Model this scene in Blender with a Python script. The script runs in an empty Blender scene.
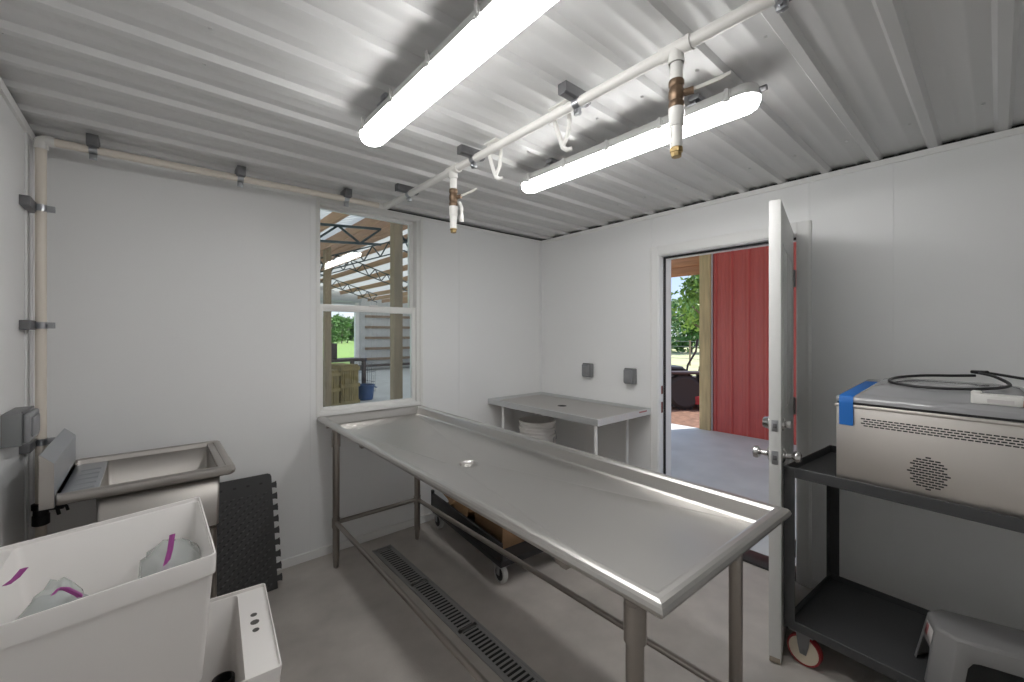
import bpy, bmesh, math, random
from mathutils import Vector, Matrix
PI = math.pi
random.seed(7)
SC = bpy.context.scene
COL = SC.collection

# ------------------------------------------------------------------ materials
def mat(name, col, rough=.5, metal=0, noise=0, nscale=8, col2=None, bump=0, bscale=60, spec=.5, emit=None, estr=0, rvar=0, stretch=None, coat=0):
    m = bpy.data.materials.new(name); m.use_nodes = True
    nt = m.node_tree; N = nt.nodes; L = nt.links
    b = N['Principled BSDF']
    b.inputs['Base Color'].default_value = (*col, 1); b.inputs['Roughness'].default_value = rough
    b.inputs['Metallic'].default_value = metal; b.inputs['Specular IOR Level'].default_value = spec
    if coat: b.inputs['Coat Weight'].default_value = coat
    if emit:
        b.inputs['Emission Color'].default_value = (*emit, 1); b.inputs['Emission Strength'].default_value = estr
    if noise or bump or rvar:
        tc = N.new('ShaderNodeTexCoord'); mp = N.new('ShaderNodeMapping'); L.new(tc.outputs['Object'], mp.inputs[0])
        if stretch: mp.inputs['Scale'].default_value = stretch
    if noise:
        n = N.new('ShaderNodeTexNoise'); n.inputs['Scale'].default_value = nscale; n.inputs['Detail'].default_value = 6
        L.new(mp.outputs[0], n.inputs['Vector'])
        r = N.new('ShaderNodeValToRGB'); r.color_ramp.elements[0].position = .3; r.color_ramp.elements[1].position = .7
        c2 = col2 or tuple(c * (1 - noise) for c in col)
        r.color_ramp.elements[0].color = (*c2, 1); r.color_ramp.elements[1].color = (*col, 1)
        L.new(n.outputs['Fac'], r.inputs[0]); L.new(r.outputs[0], b.inputs['Base Color'])
    if bump:
        n2 = N.new('ShaderNodeTexNoise'); n2.inputs['Scale'].default_value = bscale; n2.inputs['Detail'].default_value = 3
        L.new(mp.outputs[0], n2.inputs['Vector'])
        bp = N.new('ShaderNodeBump'); bp.inputs['Strength'].default_value = bump; bp.inputs['Distance'].default_value = .01
        L.new(n2.outputs['Fac'], bp.inputs['Height']); L.new(bp.outputs[0], b.inputs['Normal'])
    if rvar:
        n3 = N.new('ShaderNodeTexNoise'); n3.inputs['Scale'].default_value = 5; n3.inputs['Detail'].default_value = 5
        L.new(mp.outputs[0], n3.inputs['Vector'])
        mr = N.new('ShaderNodeMapRange'); mr.inputs['To Min'].default_value = rough - rvar; mr.inputs['To Max'].default_value = rough + rvar
        L.new(n3.outputs['Fac'], mr.inputs['Value']); L.new(mr.outputs[0], b.inputs['Roughness'])
    return m

M = {}
M['wall'] = mat('liner_panel', (.845, .85, .85), .42)
M['trim'] = mat('white_trim', (.84, .84, .83), .4)
M['vinyl'] = mat('white_vinyl', (.80, .80, .78), .35)
M['ceil'] = mat('painted_steel', (.655, .655, .65), .42, spec=.4)
M['floor'] = mat('concrete', (.54, .505, .47), .6, noise=1, nscale=5, col2=(.42, .392, .365), bump=.1, bscale=140)
M['slab'] = mat('outdoor_concrete', (.60, .62, .62), .6, noise=1, nscale=2.2, col2=(.50, .52, .52), bump=.05)
M['dark'] = mat('dark_gap', (.02, .02, .02), .8)
M['steel'] = mat('stainless', (.55, .535, .515), .33, 1)
M['tube'] = mat('stainless_tube', (.39, .36, .33), .28, 1)
M['sink'] = mat('sink_steel', (.47, .445, .42), .42, 1)
M['splash'] = mat('blue_cast_steel', (.50, .52, .55), .38, 1)  # blue-grey that the splash reflects, put into the base colour
M['app'] = mat('brushed_steel', (.74, .70, .66), .40, .92)
M['tub'] = mat('white_plastic', (.86, .835, .815), .38)
M['pvc'] = mat('pvc_white', (.76, .75, .72), .35)
M['cream'] = mat('pvc_cream', (.74, .68, .60), .38)
M['strut'] = mat('zinc_strut', (.22, .22, .23), .42, .8)
M['clamp'] = mat('zinc_clamp', (.42, .43, .45), .35, 1)
M['brass'] = mat('bronze', (.24, .165, .11), .42, .8, noise=.4, nscale=40)
M['brass2'] = mat('brass', (.45, .33, .16), .35, 1)
M['black'] = mat('black_plastic', (.018, .018, .02), .45)
M['rubber'] = mat('black_rubber', (.042, .042, .043), .42)
M['cart'] = mat('cart_paint', (.055, .056, .058), .48, bump=.02, bscale=200)
M['red'] = mat('red_tread', (.28, .018, .022), .45)
M['hub'] = mat('cream_hub', (.62, .55, .44), .5)
M['tape'] = mat('blue_tape', (.015, .16, .55), .6)
M['stool'] = mat('grey_plastic', (.25, .245, .245), .42)
M['sticker'] = mat('sticker', (.6, .57, .56), .5)
M['stickred'] = mat('sticker_red', (.35, .12, .12), .5)
M['box'] = mat('kraft_card', (.36, .22, .12), .8, noise=.15, nscale=12)
M['paper'] = mat('kraft_paper', (.42, .25, .13), .75, noise=.2, nscale=6)
M['greybox'] = mat('grey_pvc', (.20, .205, .21), .45)
M['chrome'] = mat('satin_nickel', (.62, .61, .60), .2, 1)
M['door'] = mat('door_paint', (.66, .66, .65), .42, bump=.05, bscale=40, stretch=(1, 1, .2))
M['lens'] = mat('diffuser_white', (.9, .9, .9), .4, emit=(1, .99, .975), estr=19)
M['housing'] = mat('fixture_grey', (.55, .55, .54), .45)
M['purple'] = mat('purple_zip', (.32, .06, .26), .4)
M['grate'] = mat('drain_grey', (.30, .30, .295), .6)
M['wood'] = mat('treated_pine', (.60, .45, .24), .75, noise=.3, nscale=4, stretch=(6, 6, .6))
M['woodgrey'] = mat('weathered_post', (.30, .235, .15), .75, noise=.3, nscale=4, stretch=(6, 6, .6))
M['purlin'] = mat('roof_timber', (.46, .29, .18), .75, noise=.25, nscale=4, stretch=(6, .6, 6))
M['cedar'] = mat('stained_beam', (.55, .25, .12), .7, noise=.35, nscale=3, stretch=(8, .8, 8))
M['redwall'] = mat('red_steel', (.52, .10, .085), .28)
M['truss'] = mat('green_black_steel', (.035, .055, .058), .5, .3)
M['crate'] = mat('crate_pine', (.30, .235, .10), .75, noise=.35, nscale=5, stretch=(3, 3, 1))
M['blue'] = mat('blue_plastic', (.03, .08, .20), .45)
M['cage'] = mat('wire_grey', (.25, .26, .27), .5, .5)
M['whitesheet'] = mat('white_sheet', (.62, .63, .64), .45)
M['girt'] = mat('girt_timber', (.34, .25, .18), .75, noise=.2)
M['leaf'] = mat('leaf_green', (.10, .24, .045), .6, noise=.5, nscale=.9)
M['leaf2'] = mat('leaf_bright', (.26, .44, .10), .6, noise=.5, nscale=1.4)
M['bark'] = mat('bark', (.16, .12, .09), .9)
M['grass'] = mat('lawn', (.20, .34, .07), .9, noise=1, nscale=.5, col2=(.26, .36, .11))
M['field'] = mat('dry_field', (.48, .47, .28), .9, noise=1, nscale=.6, col2=(.40, .42, .22))
M['mulch'] = mat('mulch', (.24, .13, .085), .95, noise=.5, nscale=9, bump=.6, bscale=30)
M['mred'] = mat('mower_red', (.32, .02, .03), .35)
M['mdark'] = mat('mower_dark', (.05, .035, .035), .5)
M['tyre'] = mat('tyre_rubber', (.035, .033, .032), .8)

def special():
    # clear pane: straight through plus a fresnel mirror reflection
    m = bpy.data.materials.new('window_glass'); m.use_nodes = True
    nt = m.node_tree; N = nt.nodes; L = nt.links; N.clear()
    o = N.new('ShaderNodeOutputMaterial'); mx = N.new('ShaderNodeMixShader'); t = N.new('ShaderNodeBsdfTransparent')
    g = N.new('ShaderNodeBsdfGlossy'); g.inputs['Roughness'].default_value = .02
    f = N.new('ShaderNodeFresnel'); f.inputs['IOR'].default_value = 1.5
    t.inputs[0].default_value = (.94, .96, .95, 1)
    L.new(f.outputs[0], mx.inputs[0]); L.new(t.outputs[0], mx.inputs[1]); L.new(g.outputs[0], mx.inputs[2]); L.new(mx.outputs[0], o.inputs[0])
    M['glass'] = m
    # thin plastic film
    m = bpy.data.materials.new('clear_film'); m.use_nodes = True
    nt = m.node_tree; N = nt.nodes; L = nt.links; N.clear()
    o = N.new('ShaderNodeOutputMaterial'); mx = N.new('ShaderNodeMixShader'); t = N.new('ShaderNodeBsdfTransparent')
    p = N.new('ShaderNodeBsdfPrincipled'); p.inputs['Base Color'].default_value = (.60, .64, .63, 1); p.inputs['Roughness'].default_value = .22
    mx.inputs[0].default_value = .5
    L.new(t.outputs[0], mx.inputs[1]); L.new(p.outputs[0], mx.inputs[2]); L.new(mx.outputs[0], o.inputs[0])
    M['film'] = m
    # translucent roof sheet: lets daylight through
    m = bpy.data.materials.new('roof_sheet'); m.use_nodes = True
    nt = m.node_tree; N = nt.nodes; L = nt.links; N.clear()
    o = N.new('ShaderNodeOutputMaterial'); mx = N.new('ShaderNodeMixShader'); d = N.new('ShaderNodeBsdfDiffuse'); t = N.new('ShaderNodeBsdfTranslucent')
    d.inputs[0].default_value = (.55, .57, .57, 1); t.inputs[0].default_value = (.58, .58, .56, 1); mx.inputs[0].default_value = .5
    L.new(d.outputs[0], mx.inputs[1]); L.new(t.outputs[0], mx.inputs[2]); L.new(mx.outputs[0], o.inputs[0])
    M['roofsheet'] = m
    # clear lid: grey of its reflections put into an opaque base colour
    m = mat('clear_lid', (.33, .33, .34), .12, 0, spec=.8, coat=.3); M['lid'] = m
special()

# ------------------------------------------------------------------ mesh helpers
class MB:
    def __init__(s): s.b = bmesh.new()
    def face(s, pts, smooth=True):
        f = s.b.faces.new([s.b.verts.new(p) for p in pts]); f.smooth = smooth; return s
    def box(s, x0, x1, y0, y1, z0, z1, bev=0, m=None, seg=2):
        r = bmesh.ops.create_cube(s.b, size=1)
        vs = r['verts']
        T = Matrix.Translation(((x0 + x1) / 2, (y0 + y1) / 2, (z0 + z1) / 2)) @ Matrix.Diagonal((abs(x1 - x0), abs(y1 - y0), abs(z1 - z0), 1))
        bmesh.ops.transform(s.b, matrix=T, verts=vs)
        if bev:
            es = list({e for v in vs for e in v.link_edges})
            q = bmesh.ops.bevel(s.b, geom=es, offset=bev, segments=seg, profile=.5, affect='EDGES')
            vs = list({v for f in q['faces'] for v in f.verts} | {v for v in vs if v.is_valid})
        if m is not None: bmesh.ops.transform(s.b, matrix=m, verts=[v for v in vs if v.is_valid])
        return s
    def rings(s, loops, cap0=True, cap1=True, smooth=True, close=True):
        R = [[s.b.verts.new(p) for p in l] for l in loops]
        for a, b in zip(R, R[1:]):
            n = len(a)
            for i in range(n if close else n - 1):
                j = (i + 1) % n
                f = s.b.faces.new((a[i], a[j], b[j], b[i])); f.smooth = smooth
        if cap0: s.b.faces.new(R[0][::-1]).smooth = smooth
        if cap1: s.b.faces.new(R[-1]).smooth = smooth
        return s
    def cyl(s, p, q, r, r2=None, n=20):
        p, q = Vector(p), Vector(q); d = (q - p).normalized()
        a = d.orthogonal().normalized(); c = d.cross(a)
        r2 = r if r2 is None else r2
        lp = [[o + (a * math.cos(t) + c * math.sin(t)) * k for t in [2 * PI * i / n for i in range(n)]] for o, k in ((p, r), (q, r2))]
        return s.rings(lp)
    def tube(s, pts, r, n=10, closed=False):
        pts = [Vector(p) for p in pts]; k = len(pts); loops = []; a = None
        for i, p in enumerate(pts):
            if closed: d = pts[(i + 1) % k] - pts[i - 1]
            else: d = (pts[min(i + 1, k - 1)] - pts[max(i - 1, 0)])
            d.normalize()
            a = d.orthogonal() if a is None else a - d * a.dot(d)
            if a.length < 1e-6: a = d.orthogonal()
            a.normalize(); c = d.cross(a)
            loops.append([p + (a * math.cos(2 * PI * j / n) + c * math.sin(2 * PI * j / n)) * r for j in range(n)])
        if closed: return s.rings(loops + [loops[0]], False, False)
        return s.rings(loops)
    def lathe(s, prof, o=(0, 0, 0), d=(0, 0, 1), n=28, cap=True):
        o = Vector(o); d = Vector(d).normalized(); a = d.orthogonal().normalized(); c = d.cross(a)
        loops = [[o + d * h + (a * math.cos(2 * PI * j / n) + c * math.sin(2 * PI * j / n)) * max(r, 1e-4) for j in range(n)] for r, h in prof]
        return s.rings(loops, cap, cap)
    def prism(s, poly, f0, f1, smooth=False):       # poly of 2-tuples; f0/f1 map a 2-tuple to 3-D
        return s.rings([[f0(*p) for p in poly], [f1(*p) for p in poly]], smooth=smooth)
    def sphere(s, c, r, sc=(1, 1, 1), sub=2, jit=0):
        q = bmesh.ops.create_icosphere(s.b, subdivisions=sub, radius=1)
        for v in q['verts']:
            k = r * (1 + random.uniform(-jit, jit)); v.co = Vector((v.co.x * sc[0] * k + c[0], v.co.y * sc[1] * k + c[1], v.co.z * sc[2] * k + c[2]))
            for f in v.link_faces: f.smooth = True
        return s
    def xf(s, m): bmesh.ops.transform(s.b, matrix=m, verts=s.b.verts[:]); return s
    def build(s, name, m, parent=None, loc=None, ang=35, fix=True):
        if fix: bmesh.ops.recalc_face_normals(s.b, faces=s.b.faces[:])
        me = bpy.data.meshes.new(name); s.b.to_mesh(me); s.b.free()
        me.materials.append(m)
        if ang: 
            for p in me.polygons: p.use_smooth = True
            me.set_sharp_from_angle(angle=math.radians(ang))
        o = bpy.data.objects.new(name, me); COL.objects.link(o)
        if parent: o.parent = parent
        if loc: o.location = loc
        return o

def tag(o, label=None, cat=None, group=None, kind=None):
    if label: o['label'] = label
    if cat: o['category'] = cat
    if group: o['group'] = group
    if kind: o['kind'] = kind
    return o
def thing(name, label, cat, loc=(0, 0, 0), rz=0, group=None, kind=None):
    o = bpy.data.objects.new(name, None); COL.objects.link(o)
    o.empty_display_size = .1; o.location = loc; o.rotation_euler = (0, 0, rz)
    return tag(o, label, cat, group, kind)
def struct(o): o['kind'] = 'structure'; return o
def dup(root, loc, rz=None, label=None, parent=None):
    r = root.copy(); COL.objects.link(r); r.parent = parent
    if parent is None:
        r.location = loc
        if rz is not None: r.rotation_euler = (0, 0, rz)
        if label: r['label'] = label
    for ch in root.children: dup(ch, None, parent=r)
    return r
def rr(x0, x1, y0, y1, z, r=.02, n=4):              # rounded rectangle loop
    out = []
    for cx, cy, a in ((x1 - r, y1 - r, 0), (x0 + r, y1 - r, 90), (x0 + r, y0 + r, 180), (x1 - r, y0 + r, 270)):
        for i in range(n + 1):
            t = math.radians(a + 90 * i / n); out.append((cx + r * math.cos(t), cy + r * math.sin(t), z))
    return out
def stad(hw, y0, y1, z, n=8):                       # stadium loop along y
    out = []
    for i in range(n + 1):
        t = PI * i / n; out.append((hw * math.cos(t), y1 - hw + hw * math.sin(t), z))
    for i in range(n + 1):
        t = PI + PI * i / n; out.append((hw * math.cos(t), y0 + hw + hw * math.sin(t), z))
    return out
def arc(c, r, a0, a1, n, f):
    return [f(c[0] + r * math.cos(math.radians(a0 + (a1 - a0) * i / n)), c[1] + r * math.sin(math.radians(a0 + (a1 - a0) * i / n))) for i in range(n + 1)]

# ------------------------------------------------------------------ room
XL, YF, H = -3.257, -3.65, 2.342          # left wall x, front wall y, top of wall panels
# window and door holes
WX0, WX1, WZ0, WZ1 = -2.034, -1.300, .926, 2.316
DY0, DY1, DZ = -2.125, -1.232, 2.035
b = MB(); b.box(-3.9, .18, YF - .15, .16, -.12, 0)
struct(b.build('floor', M['floor']))

def ceiling():
    p = .2146; ys = []; prof = []
    flat = 2.364
    y = -2.68 - 6 * p
    y0 = y
    while y < .25:
        for dy, z in ((-.027, flat), (-.015, flat - .020), (.015, flat - .020), (.027, flat),
                      (p / 3 - .006, flat), (p / 3 + .001, flat - .003), (p / 3 + .011, flat - .003), (p / 3 + .018, flat),
                      (p * 2 / 3 - .018, flat), (p * 2 / 3 - .011, flat - .003), (p * 2 / 3 - .001, flat - .003), (p * 2 / 3 + .006, flat)):
            prof.append((y + dy, z))
        y += p
    prof = [(a, z) for a, z in prof if YF - .1 < a < .14]
    prof = [(YF - .13, flat)] + prof + [(.15, flat)]
    poly = prof + [(.15, 2.46), (YF - .13, 2.46)]
    b = MB(); b.prism(poly, lambda a, z: (XL - .13, a, z), lambda a, z: (.16, a, z))
    # screw heads along the purlin lines
    for sx in (-2.72, -1.42, -.35, -3.2):
        yy = y0
        while yy < -.05:
            b.cyl((sx, yy + .052, flat + .002), (sx, yy + .052, flat - .006), .007, .005, 8)
            yy += p
    struct(b.build('ceiling', M['ceil'], ang=25))
ceiling()

def wall_back():
    b = MB()
    b.box(XL - .12, WX0, 0, .13, 0, H); b.box(WX1, .0, 0, .13, 0, H); b.box(WX0, WX1, 0, .13, 0, WZ0); b.box(WX0, WX1, 0, .13, WZ1, H)
    for sx in (-2.066, -.93):                          # panel joint strips
        b.box(sx - .018, sx + .018, -.003, 0, 0.06, H - .02, .001)
    b.box(-.03, 0, -.004, 0, .06, H - .02, .001)
    struct(b.build('wall_back', M['wall'], ang=0))
def wall_right():
    b = MB()
    b.box(0, .15, DY1, .13, 0, H); b.box(0, .15, YF, DY0, 0, H); b.box(0, .15, DY0, DY1, DZ, H)
    for sy in (-1.181, -2.17, -2.53, -.03):
        b.box(-.003, 0, sy - .004, sy + .004, DZ + .07 if -2.2 < sy < -1.1 else .06, H - .02)
    struct(b.build('wall_right', M['wall'], ang=0))
def wall_left():
    b = MB(); b.box(XL - .12, XL, YF, 0, 0, H)
    for sy in (-.05, -.155, -.215, -1.25):
        b.box(XL, XL + .006, sy - .012, sy + .012, .06, H - .02, .002)
    struct(b.build('wall_left', M['wall'], ang=0))
wall_back(); wall_right(); wall_left()
b = MB(); b.box(XL - .12, .15, YF - .13, YF, 0, H); struct(b.build('wall_front', M['wall'], ang=0))
# added fillers above wall tops: block sky leaks, black stands for the gap's shade
b = MB(); b.box(XL - .12, .15, .025, .13, H, 2.44); struct(b.build('gap_filler_1', M['dark'], ang=0))
b = MB(); b.box(.025, .15, YF, .025, H, 2.44); struct(b.build('gap_filler_2', M['dark'], ang=0))
b = MB(); b.box(XL - .12, XL - .025, YF, .025, H, 2.44); struct(b.build('gap_filler_3', M['dark'], ang=0))
# J-trim along the wall tops
b = MB(); b.box(XL, 0, -.006, 0, H - .022, H + .002, .001); struct(b.build('trim_4', M['trim'], ang=0))
b = MB(); b.box(-.010, 0, YF, -.006, H - .028, H + .002, .001); struct(b.build('trim_5', M['trim'], ang=0))
b = MB(); b.box(XL, XL + .012, YF, -.006, H - .05, H - .014, .001); struct(b.build('trim_6', M['trim'], ang=0))
# base trim
b = MB(); b.box(XL + .012, -.012, -.012, 0, 0, .055, .003); struct(b.build('baseboard_back', M['trim'], ang=0))
b = MB(); b.box(-.012, 0, DY1 + .07, 0, 0, .055, .003); b.box(-.012, 0, YF, DY0 - .07, 0, .055, .003); struct(b.build('baseboard_right', M['trim'], ang=0))
b = MB(); b.box(XL, XL + .012, YF, 0, 0, .055, .003); struct(b.build('baseboard_left', M['trim'], ang=0))

# ------------------------------------------------------------------ window
def window():
    w = thing('window_1', None, None, (0, 0, 0), kind='structure')
    b = MB()                                       # outer trim
    b.box(WX0 - .016, WX0 + .004, -.008, .0, WZ0 - .02, WZ1 + .022, .002); b.box(WX1 - .004, WX1 + .022, -.008, .0, WZ0 - .02, WZ1 + .022, .002)
    b.box(WX0 + .004, WX1 - .004, -.0075, .0, WZ1 - .004, WZ1 + .022, .002); b.box(WX0 + .004, WX1 - .004, -.0075, .0, WZ0 - .02, WZ0 + .004, .002)
    b.build('casing', M['vinyl'], w)
    b = MB()                                       # fixed frame lining the hole
    b.box(WX0, WX0 + .012, 0, .11, WZ0, WZ1, .002); b.box(WX1 - .03, WX1, .0, .11, WZ0, WZ1, .002)
    b.box(WX0 + .012, WX1 - .03, 0.001, .109, WZ1 - .012, WZ1, .002); b.box(WX0 + .012, WX1 - .03, 0.001, .109, WZ0, WZ0 + .012, .002)
    b.build('window_frame', M['vinyl'], w)
    def sash(z0, z1, y, xi0, xi1, sl, sr, st, sb):
        s = MB()
        s.box(xi0, xi0 + sl, y, y + .036, z0, z1, .001); s.box(xi1 - sr, xi1, y, y + .036, z0, z1, .001)
        s.box(xi0 + sl, xi1 - sr, y, y + .036, z1 - st, z1, .001); s.box(xi0 + sl, xi1 - sr, y, y + .036, z0, z0 + sb, .001)
        o = s.build('sash', M['vinyl'], w)
        g = MB(); g.box(xi0 + sl - .004, xi1 - sr + .004, y + .012, y + .016, z0 + sb - .004, z1 - st + .004)
        g.build('pane', M['glass'], o, ang=0)
        return o
    sash(1.60, WZ1 - .012, .055, WX0 + .012, WX1 - .03, .012, .028, .02, .045)
    lo = sash(WZ0 + .012, 1.645, .018, WX0 + .012, WX1 - .03, .022, .028, .045, .022)
    k = MB(); k.box(-1.69, -1.63, .004, .018, 1.641, 1.651, .003); k.build('latch', M['vinyl'], lo)
window()

# ------------------------------------------------------------------ door
def door():
    f = thing('door_1', None, None, kind='structure')
    b = MB()
    c = .062
    b.box(-.016, 0, DY1 - .006, DY1 + c, 0, DZ + c, .004); b.box(-.016, 0, DY0 - c, DY0 + .006, 0, DZ + c, .004); b.box(-.0155, 0, DY0 + .006, DY1 - .006, DZ - .006, DZ + c, .004)
    b.box(-.02, -.014, DY1 + c - .02, DY1 + c - .006, 0, DZ + c - .006, .002); b.box(-.02, -.014, DY0 - c + .006, DY0 - c + .02, 0, DZ + c - .006, .002)
    b.build('casing', M['trim'], f)
    b = MB(); t = .012
    b.box(-.006, .15, DY1 - t, DY1, 0, DZ, .001); b.box(-.006, .15, DY0, DY0 + t, 0, DZ, .001); b.box(-.006, .15, DY0, DY1, DZ - t, DZ, .001)
    b.box(.066, .15, DY1 - .022, DY1 - t, 0, DZ - t, .001); b.box(.066, .15, DY0 + t, DY0 + .022, 0, DZ - t, .001); b.box(.066, .15, DY0 + t, DY1 - t, DZ - .022, DZ - t, .001)
    b.build('jamb', M['trim'], f)
    b = MB()
    b.box(.052, .067, DY1 - .026, DY1 - t, .02, DZ - t, .002); b.box(.052, .067, DY0 + t, DY0 + .026, .02, DZ - t, .002); b.box(.052, .067, DY0 + t, DY1 - t, DZ - .026, DZ - t, .002)
    b.build('weatherstrip', M['black'], f)
    b = MB(); b.box(-.002, .16, DY0 + t, DY1 - t, 0, .016, .004); b.build('threshold', mat('bronze_threshold', (.05, .05, .05), .4, .6), f)
    b = MB(); b.box(.018, .042, DY1 - t - .003, DY1 - t + .001, .86, .94); b.box(.018, .042, DY1 - t - .003, DY1 - t + .001, 1.0, 1.06); b.build('strike_plate', M['chrome'], f)
    # the leaf: local x runs from the hinge to the free edge
    ang = math.atan2(-2.219 + 2.060, -.786 + .036)
    d = thing('entry_door', 'white steel entry door swung open into the room beside the black cart', 'door', (-.036, -2.060, 0), ang)
    Lx = .767
    b = MB(); b.box(0, Lx, 0, .046, .014, 2.036, .002)
    b.box(0.002, Lx - .002, .004, .042, .004, .02)
    # local +y points to world -y side (room-side face); raised panel mouldings
    for y in (-.001, .047):
        for x0, x1 in ((.10, .35), (.42, .67)):
            for z0, z1 in ((.22, .86), (1.08, 1.86)):
                for a in (((x0, x1, z0, z0 + .018)), (x0, x1, z1 - .018, z1), (x0, x0 + .018, z0, z1), (x1 - .018, x1, z0, z1)):
                    b.box(a[0], a[1], y - .002, y + .002, a[2], a[3], .0015, seg=1)
    b.build('leaf', M['door'], d)
    b = MB(); b.box(.0, Lx + .0005, .002, .044, .004, .03, .002); b.build('sweep', mat('door_sweep', (.28, .24, .19), .7), d)
    def knob(sgn, y0):
        k = MB(); k.lathe([(.033, 0), (.033, .004), (.026, .009), (.013, .013), (.011, .034), (.018, .040), (.027, .048), (.0285, .058), (.025, .067), (.012, .072)], (Lx - .065, y0, .905), (0, sgn, 0))
        return k.build('knob', M['chrome'], d)
    knob(1, .046); knob(-1, 0)
    k = MB(); k.lathe([(.032, 0), (.032, .005), (.027, .01), (.024, .024), (.018, .03), (.002, .031)], (Lx - .065, 0, 1.045), (0, -1, 0)); k.build('deadbolt', M['chrome'], d)
    k = MB(); k.lathe([(.032, 0), (.030, .008), (.012, .011), (.002, .012)], (Lx - .065, .046, 1.045), (0, 1, 0)); k.box(Lx - .068, Lx - .062, .056, .078, 1.03, 1.06, .002); k.build('thumb_turn', M['chrome'], d)
    for z, h in ((.905, .058), (1.045, .05)):
        k = MB(); k.box(Lx - .001, Lx + .0015, .010, .036, z - h / 2, z + h / 2, .001); k.lathe([(.009, 0), (.009, .002)], (Lx + .0005, .023, z), (1, 0, 0), 12)
        p = k.build('latch_plate', M['clamp'], d)
        k = MB(); k.box(Lx + .001, Lx + .004, .016, .030, z - .010, z + .010, .001); k.build('latch_bolt', M['strut'], p)
    for z in (.2, 1.03, 1.77):
        k = MB(); k.cyl((-.006, .05, z - .05), (-.006, .05, z + .05), .0075, n=12); k.box(-.004, .0005, .006, .048, z - .05, z + .05)
        k.build('hinge', M['strut'], d)
door()

# ------------------------------------------------------------------ ceiling lights
def light():
    t = thing('linear_ceiling_light', 'white linear vapour-tight ceiling light above the sinks and window side, nearer the left wall', 'light', (-2.170, 0, 0), 0, 'strip lights on the ceiling')
    y0, y1 = -2.355, -1.160
    hw = .052
    b = MB(); b.rings([stad(hw * .72, y0 + .012, y1 - .012, 2.306), stad(hw * .92, y0 + .004, y1 - .004, 2.292), stad(hw, y0, y1, 2.276), stad(hw, y0, y1, 2.264)]); b.build('housing', M['housing'], t)
    b = MB(); b.rings([stad(hw * .95, y0 + .003, y1 - .003, 2.2645), stad(hw * .94, y0 + .004, y1 - .004, 2.250), stad(hw * .84, y0 + .010, y1 - .010, 2.236), stad(hw * .66, y0 + .02, y1 - .02, 2.228), stad(hw * .4, y0 + .035, y1 - .035, 2.224)]); b.build('diffuser', M['lens'], t)
    for i in range(5):
        yy = y1 - .09 - i * (y1 - y0 - .18) / 4
        for sg in (-1, 1):
            k = MB(); k.box(sg * (hw + .001) - .003, sg * (hw + .001) + .003, yy - .012, yy + .012, 2.256, 2.288, .002); k.box(sg * (hw + .005) - .003, sg * (hw + .005) + .003, yy - .007, yy + .007, 2.262, 2.300, .002)
            k.build('clip', M['housing'], t)
    for yy in (y0 + .22, y1 - .22):
        k = MB(); k.box(-.03, .03, yy - .02, yy + .02, 2.326, 2.346, .002); k.box(-.045, .045, yy - .018, yy + .018, 2.300, 2.308, .002); k.box(-.02, .02, yy - .003, yy + .003, 2.304, 2.34); k.build('bracket', M['clamp'], t)
    k = MB(); k.cyl((0, y0 + .006, 2.28), (0, y0 - .018, 2.28), .010, n=12); k.build('cable_gland', M['strut'], t)
    dup(t, (-1.285, 0, 0), math.radians(.0), 'white linear vapour-tight ceiling light behind the two hanging valves, nearer the open door')
light()

# ------------------------------------------------------------------ pipework
PX, PY, PZ = -1.665, -.2, 2.30
def pipes():
    t = thing('water_pipe', 'white plastic water pipe rising in the left corner and running along the ceiling', 'pipe', (-3.214, PY, 0))
    ox, oy = 3.214, -PY
    r = .0175
    b = MB(); b.cyl((0, 0, .46), (0, 0, PZ - .035), r); b.build('riser', M['cream'], t)
    def elbow(pts, rad=.0215):
        return MB().tube(pts, rad, 18)
    zl = PZ - .018
    c = [(0, 0, zl - .04)] + [(.014 - .014 * math.cos(math.radians(a)), 0, zl - .014 + .014 * math.sin(math.radians(a))) for a in (0, 22, 45, 67, 90)] + [(.04, 0, zl)]
    elbow(c).build('elbow', M['pvc'], t)
    x1 = PX + ox
    b = MB(); b.cyl((.03, 0, zl), (x1 - .03, 0, PZ), r); b.build('header', M['cream'], t)
    c = [(x1 - .05, 0, PZ)] + [(x1 - .03 + .03 * math.sin(math.radians(a)), -.03 + .03 * math.cos(math.radians(a)), PZ) for a in (0, 22, 45, 67, 90)] + [(x1, -.05, PZ)]
    elbow(c).build('elbow', M['pvc'], t)
    b = MB(); b.cyl((x1, -.03, PZ), (x1, YF + .02 + oy, PZ), .0185); b.build('branch', M['pvc'], t)
    for y in (-1.033, -2.253):
        yy = y + oy
        b = MB(); b.cyl((x1, yy - .045, PZ), (x1, yy + .045, PZ), .0225); b.cyl((x1, yy, PZ), (x1, yy, PZ - .045), .0222)
        for s in (-.042, .042): b.cyl((x1, yy + s - .006, PZ), (x1, yy + s + .006, PZ), .0235)
        b.cyl((x1, yy, PZ - .045), (x1, yy, PZ - .033), .0235)
        b.build('tee', M['pvc'], t)
    return t
pipes()
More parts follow.
